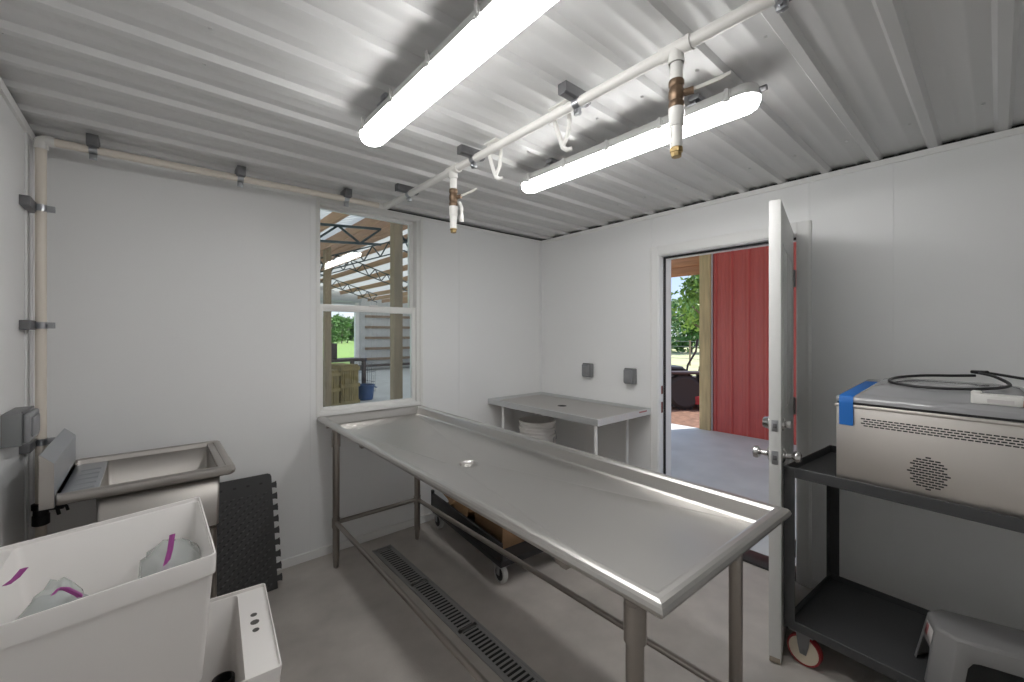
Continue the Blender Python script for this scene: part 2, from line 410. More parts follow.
def drop(y, label, dz, second_lever):
    # dz: heights of stub end, valve end, coupling end, nipple top, tip
    t = thing('hose_valve', label, 'valve', (PX, y, 0), 0, 'bronze valves hanging from the ceiling pipe')
    a, bz, cz, ez, fz = dz
    b = MB(); b.cyl((0, 0, PZ - .04), (0, 0, a), .0185); b.build('pipe_stub', M['pvc'], t)
    b = MB(); h = a - bz
    b.lathe([(.0205, 0), (.0225, .004), (.0225, h * .2), (.0195, h * .26), (.0225, h * .4), (.0235, h * .5), (.0225, h * .6), (.0195, h * .74), (.0225, h * .8), (.0225, h - .004), (.0205, h)], (0, 0, bz), n=16)
    dx, dy = .38, -.92                       # stem direction
    b.cyl((0, 0, (a + bz) / 2), (dx * .048, dy * .048, (a + bz) / 2 + .002), .011, n=12)
    v = b.build('valve_body', M['brass'], t)
    b = MB(); zc = (a + bz) / 2
    pts = [(dx * .036, dy * .036, zc + .004), (dx * .06, dy * .06, zc + .006), (dx * .12, dy * .12, zc + .018), (dx * .145, dy * .145, zc + .026)]
    for i in range(3):
        p, q = Vector(pts[i]), Vector(pts[i + 1])
    b.rings([[(p[0] - .25 * w, p[1] - .1 * w, p[2] + s * .5) for w, s in ((-.012, -w2), (.012, -w2), (.012, w2), (-.012, w2))] for p, w2 in ((pts[0], .007), (pts[1], .010), (pts[2], .012), (pts[3], .008))])
    b.build('lever', mat('lever_white', (.68, .66, .62), .45), v)
    b = MB(); h = bz - cz
    b.lathe([(.0195, 0), (.0215, .004), (.0215, h * .55), (.0225, h * .6), (.0225, h), (.018, h + .001)], (0, 0, cz)); b.build('coupling', M['pvc'], t)
    b = MB(); b.lathe([(.0165, 0), (.0175, .01), (.0175, cz - ez)], (0, 0, ez)); b.build('tailpipe', M['pvc'], t)
    b = MB(); b.lathe([(.010, .0), (.0145, 0), (.0155, .006), (.0155, .012), (.019, .014), (.019, ez - fz - .002), (.016, ez - fz)], (0, 0, fz), n=8); b.build('nipple', M['brass2'], t)
    if second_lever:
        b = MB(); b.tube([(.018, -.03, bz + .02), (.022, -.045, bz - .01), (.022, -.045, bz - .05)], .0075, 8); b.cyl((.022, -.045, bz - .05), (.022, -.045, bz - .085), .010, n=10)
        b.build('drain_cock', M['pvc'], v)
drop(-1.033, 'bronze valve with white lever hanging from the ceiling pipe nearer the window', (2.20, 2.11, 2.06, 1.995, 1.974), True)
drop(-2.253, 'large bronze valve with white lever hanging in front of the lit strip light', (2.206, 2.122, 2.068, 2.006, 1.978), False)

def pipe_clamps():
    g = 'strut clamps holding the pipe'
    # ceiling mounted, strut runs along x, pipe runs along y
    t = thing('pipe_clamp', 'grey strut clamp on the ceiling pipe, the one nearest the window wall', 'pipe clamp', (PX, -.54, PZ), 0, g)
    def strut(x0, x1):
        b = MB(); b.box(x0, x1, -.02, .02, .006, .043, .002); b.box(x0 - .0015, x0 + .001, -.013, .013, .0, .030); b.box(x0, x1, -.008, .008, .004, .0065)
        return b
    strut(-.085, .055).build('strut', M['strut'], t)
    def ring(ax):
        b = MB(); n = 20; rr_ = .0188 if ax == 'y' else .018
        f = (lambda a, h, r: (r * math.cos(a), h, r * math.sin(a))) if ax == 'y' else (lambda a, h, r: (h, r * math.cos(a), r * math.sin(a)))
        loops = [[f(2 * PI * i / n, h, r) for i in range(n)] for h, r in ((-.014, rr_), (-.014, rr_ + .002), (.014, rr_ + .002), (.014, rr_))]
        b.rings(loops + [loops[0]], False, False)
        return b
    b = ring('y'); b.box(-.006, .006, -.013, .013, -.045, -.022, .001); b.build('clamp_ring', M['clamp'], t)
    b = MB(); b.cyl((-.016, 0, -.034), (.016, 0, -.034), .006, n=6); b.cyl((.006, 0, -.034), (.012, 0, -.034), .01, n=6); b.build('bolt', M['clamp'], t)
    for y, lab in ((-1.215, 'grey strut clamp on the ceiling pipe beside the valve nearer the window'), (-1.87, 'grey strut clamp on the ceiling pipe between the two white hooks and the large valve'), (-2.53, 'strut clamp on the ceiling pipe at the top edge of the view')):
        dup(t, (PX, y, PZ), None, lab)
    # under the ceiling along the back wall
    t = thing('pipe_clamp', 'dark strut clamp on the pipe along the window wall, nearest the left corner', 'pipe clamp', (-3.055, PY, PZ - .016), 0, g)
    b = MB(); b.box(-.02, .02, -.05, .05, .006, .055, .002); b.box(-.013, .013, -.0525, -.049, .008, .032); b.build('strut', M['strut'], t)
    b = ring('x'); b.box(-.013, .013, -.006, .006, -.045, -.022, .001); b.build('clamp_ring', M['clamp'], t)
    b = MB(); b.cyl((0, -.016, -.034), (0, .016, -.034), .006, n=6); b.cyl((0, -.006, -.034), (0, -.013, -.034), .01, n=6); b.build('bolt', M['clamp'], t)
    dup(t, (-2.49, PY, PZ - .010), None, 'dark strut clamp on the pipe along the window wall, halfway to the window')
    dup(t, (-1.925, PY, PZ - .004), None, 'dark strut clamp on the pipe above the top of the window')
    # on the left wall holding the riser
    t = thing('pipe_clamp', 'dark strut clamp on the corner riser pipe, topmost of three', 'pipe clamp', (-3.214, PY, 1.988), 0, g)
    b = MB(); b.box(-.043, -.012, -.125, .03, -.02, .02, .002); b.box(-.036, -.018, -.1275, -.124, -.013, .013); b.build('strut', M['strut'], t)
    b = MB(); n = 20
    loops = [[(r * math.cos(2 * PI * i / n), r * math.sin(2 * PI * i / n), h) for i in range(n)] for h, r in ((-.014, .018), (-.014, .02), (.014, .02), (.014, .018))]
    b.rings(loops + [loops[0]], False, False); b.box(.014, .042, -.006, .006, -.013, .013, .001); b.box(-.02, -.012, -.03, .03, -.013, .013, .001); b.build('clamp_ring', M['clamp'], t)
    b = MB(); b.cyl((.034, -.016, 0), (.034, .016, 0), .006, n=6); b.cyl((.034, -.006, 0), (.034, -.012, 0), .01, n=6); b.build('bolt', M['clamp'], t)
    dup(t, (-3.214, PY, 1.485), None, 'dark strut clamp on the corner riser pipe, middle of three')
    dup(t, (-3.214, PY, .985), None, 'dark strut clamp on the corner riser pipe, just above the sink splash')
pipe_clamps()

def hooks():
    t = thing('pipe_hook', 'white double-arm utility hook under the ceiling pipe, nearer the window', 'hook', (-1.64, -1.33, 2.30), 0, 'white hooks under the ceiling pipe')
    b = MB()
    b.tube([(-.012, .012, .04), (-.012, .010, -.01), (-.002, -.006, -.075), (.006, -.018, -.118), (.016, -.030, -.128), (.030, -.042, -.124)], .0095, 10)
    b.build('long_arm', M['pvc'], t)
    b = MB(); b.tube([(.016, -.04, .04), (.016, -.042, -.02), (.014, -.036, -.07), (.006, -.018, -.112)], .008, 10); b.build('brace_arm', M['pvc'], t)
    b = MB(); b.box(-.03, .035, -.06, .03, .036, .043, .002); b.build('mount_plate', M['pvc'], t)
    dup(t, (-1.632, -1.745, 2.30), None, 'white double-arm utility hook under the ceiling pipe, between the two strip lights')
hooks()

# ------------------------------------------------------------------ steel processing table
def steel_table():
    t = thing('steel_table', 'long stainless steel processing table with raised rim and drain below the window', 'table', (-2.045, -.006, 0), -.0199)
    W, Lg, zt = .733, 2.446, .913
    def lp(o, z): return [(o, -o, z), (W - o, -o, z), (W - o, -Lg + o, z), (o, -Lg + o, z)]
    b = MB()
    prof = [(.105, zt - .085), (.034, zt - .042), (.03, zt - .035), (.018, zt - .035), (.009, zt - .032), (.003, zt - .026), (0, zt - .017), (.003, zt - .008), (.009, zt - .0025), (.018, zt), (.030, zt), (.036, zt - .002), (.043, zt - .010), (.052, zt - .052), (.06, zt - .058)]
    b.rings([lp(o, z) for o, z in prof], False, False)
    # pitched floor: four planes falling to the drain
    f = lp(.06, zt - .058); dc = (.375, -1.20, zt - .092); k = .075
    q = [(dc[0] - k, dc[1] + k, dc[2]), (dc[0] + k, dc[1] + k, dc[2]), (dc[0] + k, dc[1] - k, dc[2]), (dc[0] - k, dc[1] - k, dc[2])]
    # inner panel edges so that the creases run to the far corners
    for i in range(4):
        j = (i + 1) % 4
        b.face([f[i], f[j], q[j], q[i]], False)
    for i, h in ((0, .0022), (1, .0022), (2, .0016), (3, .0016)):   # pressed folds from the corners to the drain
        A, B = Vector(f[i]), Vector(q[i]); d = (B - A).normalized(); sd = Vector((-d.y, d.x, 0)) * .007
        A = A + d * .02
        b.rings([[A - sd, A + Vector((0, 0, h)), A + sd], [B - sd, B + Vector((0, 0, h)), B + sd]], False, False, True, False)
    n = 32
    ring = []
    sq = []
    for i in range(n):
        a = 2 * PI * i / n + PI * .75
        ring.append((dc[0] + .052 * math.cos(a), dc[1] + .052 * math.sin(a), dc[2] - .001))
        s = k / max(abs(math.cos(a)), abs(math.sin(a))); sq.append((dc[0] + s * math.cos(a), dc[1] + s * math.sin(a), dc[2]))
    b.rings([sq, ring], False, False)
    bmesh.ops.remove_doubles(b.b, verts=b.b.verts[:], dist=.0002)
    top = b.build('tabletop', M['steel'], t, ang=2.0)
    b = MB(); b.lathe([(.056, .0002), (.0555, .0012), (.048, .0014), (.044, -.002), (.040, -.012), (.012, -.014), (.002, -.013)], dc, cap=False); b.lathe([(.042, -.01), (.034, -.06), (.026, -.065), (.024, -.13)], dc, cap=False)
    b.build('drain', M['steel'], t)
    # legs
    spots = [(.045, -.2), (W - .13, -.2), (.045, -2.335), (W - .06, -2.335)]
    spots = [(.060, -.20), (.614, -.19), (.073, -2.333), (.668, -2.308)]
    legs = []
    for x, y in spots:
        b = MB(); b.cyl((x, y, .07), (x, y, zt - .13), .0205, n=24)
        lg = b.build('leg', M['tube'], t); legs.append(lg)
        b = MB(); b.lathe([(.0255, 0), (.0255, .088)], (x, y, zt - .162), n=24); b.cyl((x, y, zt - .085), (x, y, zt - .06), .024) if x < .1 else b.cyl((x, y, zt - .09), (x, y, zt - .075), .024)
        b.build('socket', M['tube'], lg)
        b = MB(); b.lathe([(.009, 0), (.016, .008), (.0185, .045), (.0185, .075), (.0205, .078)], (x, y, 0), n=20); b.build('foot', M['tube'], lg)
        b = MB(); b.lathe([(.0245, 0), (.0245, .055)], (x, y, .252), n=24); b.build('collar', M['tube'], lg)
    zs = .282
    def st(i, j):
        (x0, y0), (x1, y1) = spots[i], spots[j]
        b = MB(); b.cyl((x0, y0, zs), (x1, y1, zs), .0135, n=18); b.build('stretcher', M['tube'], t)
    st(0, 1); st(0, 2); st(1, 3)
    for y in (-.45, -2.05):
        b = MB(); b.box(.12, W - .12, y - .02, y + .02, zt - .13, zt - .086, .003); b.build('underbrace', M['tube'], t)
    for y in (-.1, -2.15):
        b = MB(); b.box(.028, .05, y - .012, y + .012, zt - .062, zt - .045, .002); b.build('rim_tab', M['tube'], t)
steel_table()

# ------------------------------------------------------------------ stainless sink in the left corner
def corner_sink():
    x0, x1, y0, y1, z = -3.121, -2.566, -.655, -.055, .862
    t = thing('steel_sink', 'small stainless steel sink with side drainboard in the left corner', 'sink', (x0, y0, 0))
    w, d = x1 - x0, y1 - y0
    # deck: rolled rim on three sides, well on the right, drainboard on the left
    def lp(o, zz): return rr(0 - .0, w - o, o, d - o, zz, .018, 4)
    b = MB()
    b.rings([lp(.028, z - .04), lp(.012, z - .04), lp(.004, z - .034), lp(0, z - .02), lp(.004, z - .006), lp(.012, z), lp(.026, z), lp(.034, z - .004), lp(.040, z - .022)], False, False)
    b.build('rim', M['sink'], t)
    bx0, bx1, by0, by1 = .105, w - .058, .040, d - .04
    b = MB()
    b.box(.002, bx0 + .004, .038, d - .038, z - .034, z - .022, .002)
    for i in range(5):                       # pressed ribs falling to the bowl
        yy = .13 + i * .075
        b.rings([[(.03, yy - .012, z - .023), (.03, yy + .012, z - .023), (.03, yy + .006, z - .0205), (.03, yy - .006, z - .0205)], [(.095, yy - .012, z - .023), (.095, yy + .012, z - .023), (.095, yy + .006, z - .0175), (.095, yy - .006, z - .0175)]])
    b.build('drainboard', M['splash'], t)
    b = MB(); b.box(bx1 - .004, w - .03, .038, d - .038, z - .03, z - .008, .002); b.build('side_ledge', M['sink'], t)
    b = MB(); r = .014
    b.rings([rr(bx0, bx1, by0, by1, z - .023, r), rr(bx0 + .004, bx1 - .004, by0 + .004, by1 - .004, z - .26, r), rr(bx0 + .03, bx1 - .03, by0 + .03, by1 - .03, z - .285, r), rr((bx0 + bx1) / 2 - .06, (bx0 + bx1) / 2 + .06, (by0 + by1) / 2 - .06, (by0 + by1) / 2 + .06, z - .292, r)], False, True)
    bo = b.build('bowl', M['sink'], t)
    m = bo.modifiers.new('thick', 'SOLIDIFY'); m.thickness = .002; m.offset = 1
    b = MB(); b.lathe([(.045, .002), (.044, .005), (.036, .005), (.03, .0), (.003, -.001)], ((bx0 + bx1) / 2, (by0 + by1) / 2, z - .292)); b.build('drain', M['chrome'], bo)
    # splash against the wall: upright with a sloping return
    b = MB()
    poly = [(0, z - .042), (0, .980), (-.034, 1.016), (-.037, 1.016), (-.037, z - .042)]
    b.prism(poly, lambda x, zz: (x, .0, zz), lambda x, zz: (x, d - .035, zz))
    b.build('backsplash', M['splash'], t)
    # near end cap without the reflected blue-grey, cut to the splash profile
    b2 = MB(); b2.prism(poly, lambda x, zz: (x, -.002, zz), lambda x, zz: (x, .0003, zz)); b2.build('end_cap', M['sink'], t)
    for x in (.125, w - .085):
        for y in (.05, d - .05):
            b = MB(); b.cyl((x, y, .02), (x, y, z - .27), .0175, n=16); lg = b.build('leg', M['tube'], t)
            b = MB(); b.lathe([(.010, 0), (.016, .006), (.0165, .05)], (x, y, 0), n=14); b.build('foot', M['tube'], lg)
corner_sink()
# black fitting and valve on the riser under the sink
t = thing('shutoff_valve', 'black pipe fitting with small tap on the corner riser below the sink splash', 'valve', (-3.214, PY, .672))
t.scale = (.8, .8, .8)
b = MB(); b.lathe([(.026, -.055), (.034, -.05), (.034, .0), (.030, .004), (.030, .03), (.036, .034), (.036, .062), (.024, .066)], (0, 0, .0), n=20); b.build('body', M['black'], t)
b = MB(); b.cyl((.02, -.0, .03), (.085, -.02, .03), .013, n=12); b.cyl((.06, -.012, .03), (.068, -.015, -.012), .008, n=10); b.build('spout', M['black'], t)
b = MB(); b.tube([(.085, -.02, .045), (.098, -.03, .03), (.104, -.036, .008)], .007, 8); b.cyl((.08, -.018, .03), (.083, -.019, .052), .01, n=10); b.build('handle', M['black'], t)

# ------------------------------------------------------------------ white laundry tubs
def tub(loc, rz, label, legs, hz, W, D, deck_right=True):
    t = thing('laundry_tub', label, 'utility sink', loc, rz, 'white plastic laundry tubs')
    b = MB()
    # outer shell from the skirt up over the rim and down inside
    dk = .05 if legs else .10
    ix0, ix1 = .0075, W - dk
    L_ = lambda e, z, r=.014: rr(e, W - e, e, D - e, z, r, 4)
    In = lambda e, z, r=.02: rr(ix0 + e, ix1 - e * (.6 if legs else .15), .0075 + e, D - .0075 - e, z, r, 4)
    dp = hz - .02 if not legs else .385
    b.rings([L_(.055, hz - dp), L_(.011, hz - .060), L_(.005, hz - .058), L_(0, hz - .004), L_(.001, hz), L_(.004, hz), L_(.0055, hz - .002), L_(.006, hz - .013)], False, False)
    b.rings([L_(.006, hz - .013), rr(ix0, ix1, .0075, D - .0075, hz - .013, .02, 4), In(.003, hz - .018), In(.045, hz - dp + .025), In(.07, hz - dp + .012), In(.16, hz - dp + .006)], False, True)
    b.rings([L_(.055, hz - dp), L_(.17, hz - dp - .008)], False, True)
    bmesh.ops.remove_doubles(b.b, verts=b.b.verts[:], dist=.0001)
    basin = b.build('basin', M['tub'], t, ang=30)
    # faucet deck holes
    for k, (dy, r) in enumerate(((-.05, .011), (0, .0145), (.05, .011))):
        q = MB(); q.lathe([(r, -.0115), (r, -.0125), (r * .9, -.0128)], (W - dk * .55, D * .56 + dy, hz), n=18); q.build('faucet_hole', mat('hole_%d' % k, (.10, .095, .09), .8), t)
    cx, cy = (W - dk - .085, D * .52) if legs else (.385, .43)
    q = MB(); q.lathe([(.040, .0), (.040, .012), (.036, .018), (.032, .07), (.038, .074), (.038, .10), (.030, .103), (.027, .07), (.01, .07)], (cx, cy, hz - dp + .006), n=20); q.build('drain_fitting', M['black'], t)
    return t
# upper tub rests on the rim of the lower one, deck to the wall and slightly tilted
tub((-2.656, -.822, 0), PI, 'white plastic laundry tub with purple-zip bags inside', True, .81, .530, .570).rotation_euler = (0, .066, PI)
tub((-3.068, -1.334, 0), math.radians(-5.2), 'white plastic laundry tub standing on the floor below the other tub, faucet holes showing', False, .385, .535, .552)

def bag(loc, rz, label, s, zip_pts):
    t = thing('zip_bag', label, 'plastic bag', loc, rz, 'clear bags with purple zips in the tub')
    b = MB(); q = bmesh.ops.create_icosphere(b.b, subdivisions=3, radius=1)
    for v in q['verts']:
        c = v.co.normalized()
        k = 1 + .10 * math.sin(7 * c.x + 3 * c.z) * math.cos(5 * c.y - 2 * c.z) + .05 * math.sin(13 * c.y + 4 * c.x)
        v.co = Vector((c.x * s[0] * k, c.y * s[1] * k, s[2] + c.z * s[2] * k))
    b.build('film', M['film'], t, ang=80)
    b = MB(); pts = [Vector(p) for p in zip_pts]
    b.rings([[p + Vector((-.008, .0, .0)), p + Vector((0, -.003, 0)), p + Vector((.008, 0, 0)), p + Vector((0, .003, 0))] for p in pts]); b.build('zip', M['purple'], t)
bag((-2.80, -1.045, .54), .2, 'clear plastic bag with upright purple zip at the right end of the white tub', (.085, .13, .10), [(-.05, -.10, .12), (-.035, -.08, .165), (-.02, -.06, .20), (-.012, -.05, .245)])
bag((-3.055, -1.20, .49), .9, 'clear plastic bag with short bent purple zip near the front of the white tub', (.07, .10, .125), [(.04, -.05, .20), (.005, -.055, .245), (-.02, -.05, .275), (-.045, -.055, .29), (-.062, -.06, .285)])
bag((-3.07, -1.04, .47), 0, 'clear plastic bag with slanting purple zip at the left end of the white tub', (.06, .06, .12), [(-.075, -.13, .315), (-.06, -.125, .325), (-.045, -.12, .345)])

# ------------------------------------------------------------------ black mat leaning on the wall
def foam_mat():
    t = thing('rubber_mat', 'black diamond-plate interlocking floor mat leaning against the wall beside the sink', 'mat', (0, 0, 0))
    W, Hh = .31, .635
    x1 = -2.300
    lean = Matrix.Translation((x1 - W, -.208, .004)) @ Matrix.Rotation(math.radians(-16.5), 4, 'X') @ Matrix.Rotation(math.radians(90), 4, 'X')
    # outline with jigsaw teeth on the right and bottom edges
    pts = [(0, 0)]
    nt = 9; st = W / nt
    pts += [(W - .012, 0)]
    n2 = 9; sp = (Hh - .06) / n2
    for i in range(n2):
        a = .02 + i * sp
        pts += [(W - .012, a), (W - .012, a + sp * .28), (W + .002, a + sp * .26), (W + .012, a + sp * .18), (W + .014, a + sp * .5), (W + .012, a + sp * .82), (W + .002, a + sp * .74), (W - .012, a + sp * .72)]
    pts += [(W - .012, Hh - .02), (W - .018, Hh - .006), (W - .032, Hh), (.02, Hh), (0, Hh - .02)]
    b = MB(); b.prism(pts, lambda x, y: (x, y, 0), lambda x, y: (x, y, .013))
    b.xf(lean); b.build('mat_body', M['rubber'], t, ang=30)
    b = MB()                                # raised lozenges of the plate pattern
    for i in range(12):
        for j in range(24):
            x, y = .02 + i * .040 + (j % 2) * .020, .03 + j * .0225
            if x > W - .035 or y > Hh - .10: continue
            a = math.radians(35 if j % 2 else 25)
            c, sn = math.cos(a), math.sin(a)
            l, w = .0155, .0062
            q = [(-l, 0), (-l * .4, -w * .8), (0, -w), (l * .4, -w * .8), (l, 0), (l * .4, w * .8), (0, w), (-l * .4, w * .8)]
            b.rings([[(x + c * u - sn * v, y + sn * u + c * v, .0128) for u, v in q], [(x + (c * u - sn * v) * .45, y + (sn * u + c * v) * .45, .0168) for u, v in q]], False, True)
    b.xf(lean); b.build('tread_pattern', mat('rubber_tread', (.05, .05, .05), .3), t, ang=0)
    for k in range(4):
        b = MB(); b.box(.04 + k * .065, .055 + k * .065, Hh - .055, Hh - .045, .0125, .0137); b.xf(lean); b.build('slot', M['dark'], t, ang=0)
foam_mat()

# ------------------------------------------------------------------ trench drain
def grate():
    t = thing('trench_drain', 'long grey slotted trench drain grate set in the concrete floor under the table', 'drain', (-1.73, -.17, 0), 0)
    Lg, W = 3.1, .108
    b = MB(); b.box(-.012, 0, -Lg, 0, -.01, .004, .001); b.box(W, W + .012, -Lg, 0, -.01, .004, .001); b.box(-.012, W + .012, 0, .012, -.01, .004, .001); b.build('frame', M['grate'], t)
    b = MB(); b.box(0, .015, -Lg, 0, -.012, .003); b.box(W - .015, W, -Lg, 0, -.012, .003)
    n = int(Lg / .026)
    for i in range(n):
        y = -.02 - i * .026
        b.box(.012, W - .012, y - .0055, y + .0055, -.012, .003)
        if i % 19 == 0: b.box(.0, W, y - .013, y + .013, -.012, .003)
    b.build('grating', M['grate'], t, ang=0)
    b = MB(); b.box(0, W, -Lg, 0, -.1, .0008); b.build('channel', M['dark'], t, ang=0)
grate()

# ------------------------------------------------------------------ dolly with boxes under the table
def dolly():
    a = math.radians(-5.6)
    t = thing('platform_dolly', 'black low platform dolly on casters under the steel table', 'dolly', (-1.262, -.095, 0), a)
    W, Lg = .50, .95
    b = MB(); b.box(0, W, -Lg, 0, .115, .15, .006); b.build('platform', M['black'], t)
    b = MB(); b.box(0, .018, -Lg + .0, -.005, .15, .255, .004); b.box(.0, .018, -.03, -.0, .15, .275, .004); b.build('side_rail', M['black'], t)
    for x in (.04, W - .04):
        for y in (-.06, -Lg + .055):
            b = MB(); b.box(x - .035, x + .035, y - .04, y + .04, .106, .116); b.box(x - .024, x - .020, y - .014, y + .014, .05, .11, .001); b.box(x + .020, x + .024, y - .014, y + .014, .05, .11, .001)
            c = b.build('caster', M['clamp'], t)
            b = MB(); b.lathe([(.036, -.014), (.05, -.016), (.0545, -.012), (.0545, .012), (.05, .016), (.036, .014), (.036, -.014)], (x, y, .0545), (1, 0, 0), cap=False); b.build('tyre', mat('grey_tread', (.45, .45, .44), .6) if 'grey_tread' not in bpy.data.materials else bpy.data.materials['grey_tread'], c)
            b = MB(); b.lathe([(.01, -.018), (.038, -.0155), (.038, .0155), (.01, .018)], (x, y, .0545), (1, 0, 0)); b.build('hub', M['black'], c)
    k = thing('cardboard_box', 'brown cardboard box at the near end of the black dolly', 'box', (-1.215, -.78, .15), a + .03, 'boxes on the dolly')
    b = MB(); b.box(-.03, .34, -.16, .16, 0, .24, .004); b.build('carton', M['box'], k)
    b = MB(); b.prism([(-.03, .24), (-.034, .245), (-.095, .20), (-.095, .195)], lambda x, z: (x, -.16, z), lambda x, z: (x, .10, z)); b.build('flap', M['box'], k)
    k = thing('paper_bundle', 'crumpled brown kraft paper lying on the black dolly behind the box', 'paper', (-1.075, -.40, .15), a, None)
    b = MB(); q = bmesh.ops.create_icosphere(b.b, subdivisions=3, radius=1)
    for v in q['verts']:
        c = v.co.normalized(); f = 1 + .14 * math.sin(6 * c.x + 5 * c.y) * math.sin(5 * c.z + 2) + .06 * math.sin(17 * c.x - 9 * c.y)
        v.co = Vector((c.x * .17 * f, c.y * .20 * f, max(0, .11 + c.z * .13 * f)))
    b.build('wad', M['paper'], k, ang=20)
    b = MB(); b.prism([(-.175, .11), (-.14, .27), (-.13, .27), (-.165, .10)], lambda x, z: (x, -.18, z - .05), lambda x, z: (x, .20, z + .02)); b.build('sheet', M['paper'], k)
dolly()

# ------------------------------------------------------------------ corner drain table and buckets
def shelf_table():
    t = thing('drain_table', 'light metal drain table with centre hole in the corner by the door', 'table', (-.015, -.008, 0))
    W, Lg, z = .640, 1.175, .890
    def lp(o, zz): return [(-o, -o, zz), (-W + o, -o, zz), (-W + o, -Lg + o, zz), (-o, -Lg + o, zz)]
    b = MB()
    b.rings([lp(.02, z - .045), lp(.0, z - .045), lp(0, z - .002), lp(.002, z), lp(.011, z), lp(.013, z - .002), lp(.016, z - .022)], False, False)
    f = lp(.012, z - .018); dc = (-.30, -.55); n = 24
    sq = []; ring = []
    for i in range(n):
        a = 2 * PI * i / n; r = .038
        ring.append((dc[0] + r * math.cos(a), dc[1] + r * math.sin(a), z - .030))
    # floor as triangles from the rectangle to the hole
    b.build('rim', mat('tray_edge', (.62, .63, .63), .35, .6), t, ang=25)
    b = MB()
    hx0, hx1, hy0, hy1 = -W + .012, -.012, -Lg + .012, -.012
    out = []
    for i in range(n):
        a = 2 * PI * i / n; c, s = math.cos(a), math.sin(a)
        k = min(((hx1 if c > 0 else hx0) - dc[0]) / c if abs(c) > 1e-6 else 9, ((hy1 if s > 0 else hy0) - dc[1]) / s if abs(s) > 1e-6 else 9)
        out.append((dc[0] + k * c, dc[1] + k * s, z - .022))
    b.rings([out, ring], False, False)
    for cx, cy in ((hx0, hy0), (hx0, hy1), (hx1, hy0), (hx1, hy1)):
        def d(p): return (p[0] - cx) ** 2 + (p[1] - cy) ** 2
        on_x = min((p for p in out if abs(p[0] - cx) < 1e-6), key=d); on_y = min((p for p in out if abs(p[1] - cy) < 1e-6), key=d)
        if on_x != on_y: b.face([(cx, cy, z - .022), on_x, on_y], False)
    b.build('tray_floor', mat('tray_steel', (.52, .50, .48), .35, .85), t, ang=10)
    b = MB(); b.lathe([(.037, .0005), (.036, -.005), (.002, -.006)], (dc[0], dc[1], z - .030), n=24); b.build('drain_hole', M['dark'], t)
    for x in (-W + .03, -.1):
        for y in (-.17 if x < -.3 else -.04, -Lg + .04 if x < -.3 else -1.03):
            b = MB(); b.cyl((x, y, .012), (x, y, z - .04), .0115, n=14); lg = b.build('leg', M['trim'], t)
            b = MB(); b.lathe([(.018, 0), (.018, .016), (.0135, .02)], (x, y, 0), n=14); b.build('foot', M['black'], lg)
    b = MB(); b.box(-.16, -.06, -Lg - .001, -Lg + .002, z - .018, z - .008); b.build('label_strip', M['stickred'], t)
shelf_table()
def buckets():
    t = thing('bucket', 'white plastic bucket standing on the floor at the bottom of the nested stack', 'bucket', (-.36, -.315, 0), .3, 'white buckets nested under the corner table')
    b = MB()
    b.lathe([(.118, 0), (.128, .004), (.143, .30), (.150, .302), (.150, .312), (.144, .315), (.145, .335), (.152, .337), (.152, .347), (.146, .35), (.1465, .356), (.158, .358), (.158, .376), (.143, .376), (.139, .34), (.124, .006), (.002, .006)], n=32)
    b.build('pail', M['tub'], t)
    b = MB(); b.tube([(.152, .0, .325), (.150, .05, .26), (.135, .10, .21), (.09, .14, .175), (0, .162, .165), (-.09, .14, .175), (-.135, .10, .21), (-.150, .05, .26), (-.152, 0, .325)], .0025, 6); b.build('bail', M['clamp'], t)
    dup(t, (-.36, -.315, .17), .9, 'white plastic bucket second from the bottom of the nested stack')
    dup(t, (-.36, -.315, .23), 1.5, 'white plastic bucket third from the bottom of the nested stack')
    dup(t, (-.36, -.315, .285), 2.1, 'white plastic bucket fourth from the bottom of the nested stack')
    dup(t, (-.36, -.315, .34), -1.2, 'white plastic bucket at the top of the nested stack')
buckets()

# ------------------------------------------------------------------ electrical boxes
def ebox(loc, rz, label, w=.115, h=.115, d=.05, cover=True):
    t = thing('outlet_box', label, 'outlet', loc, rz, 'grey weatherproof boxes on the walls')
    b = MB(); b.box(-w / 2, w / 2, -d, 0, -h / 2, h / 2, .006); b.build('box_body', M['greybox'], t)
    b = MB(); b.box(-w * .44, w * .44, -d - .018, -d, -h * .44, h * .44, .008, seg=3); b.box(-w * .3, w * .3, -d - .024, -d - .016, -h * .3, h * .3, .006); c = b.build('cover', mat('cover_' + label[:6], (.26, .265, .275), .4), t)
    b = MB(); b.box(-w * .4, w * .4, -d - .006, -d + .004, h * .42, h * .53, .003); b.build('hinge', M['strut'], t)
ebox((0, -.592, 1.137), -PI / 2, 'grey weatherproof outlet box above the corner drain table, nearer the room corner', .085, .115)
ebox((0, -1.01, 1.118), -PI / 2, 'grey weatherproof outlet box above the corner drain table, nearer the door', .085, .12)
ebox((XL, -.50, 1.105), PI / 2, 'large grey weatherproof outlet box on the left wall', .20, .12, .05)

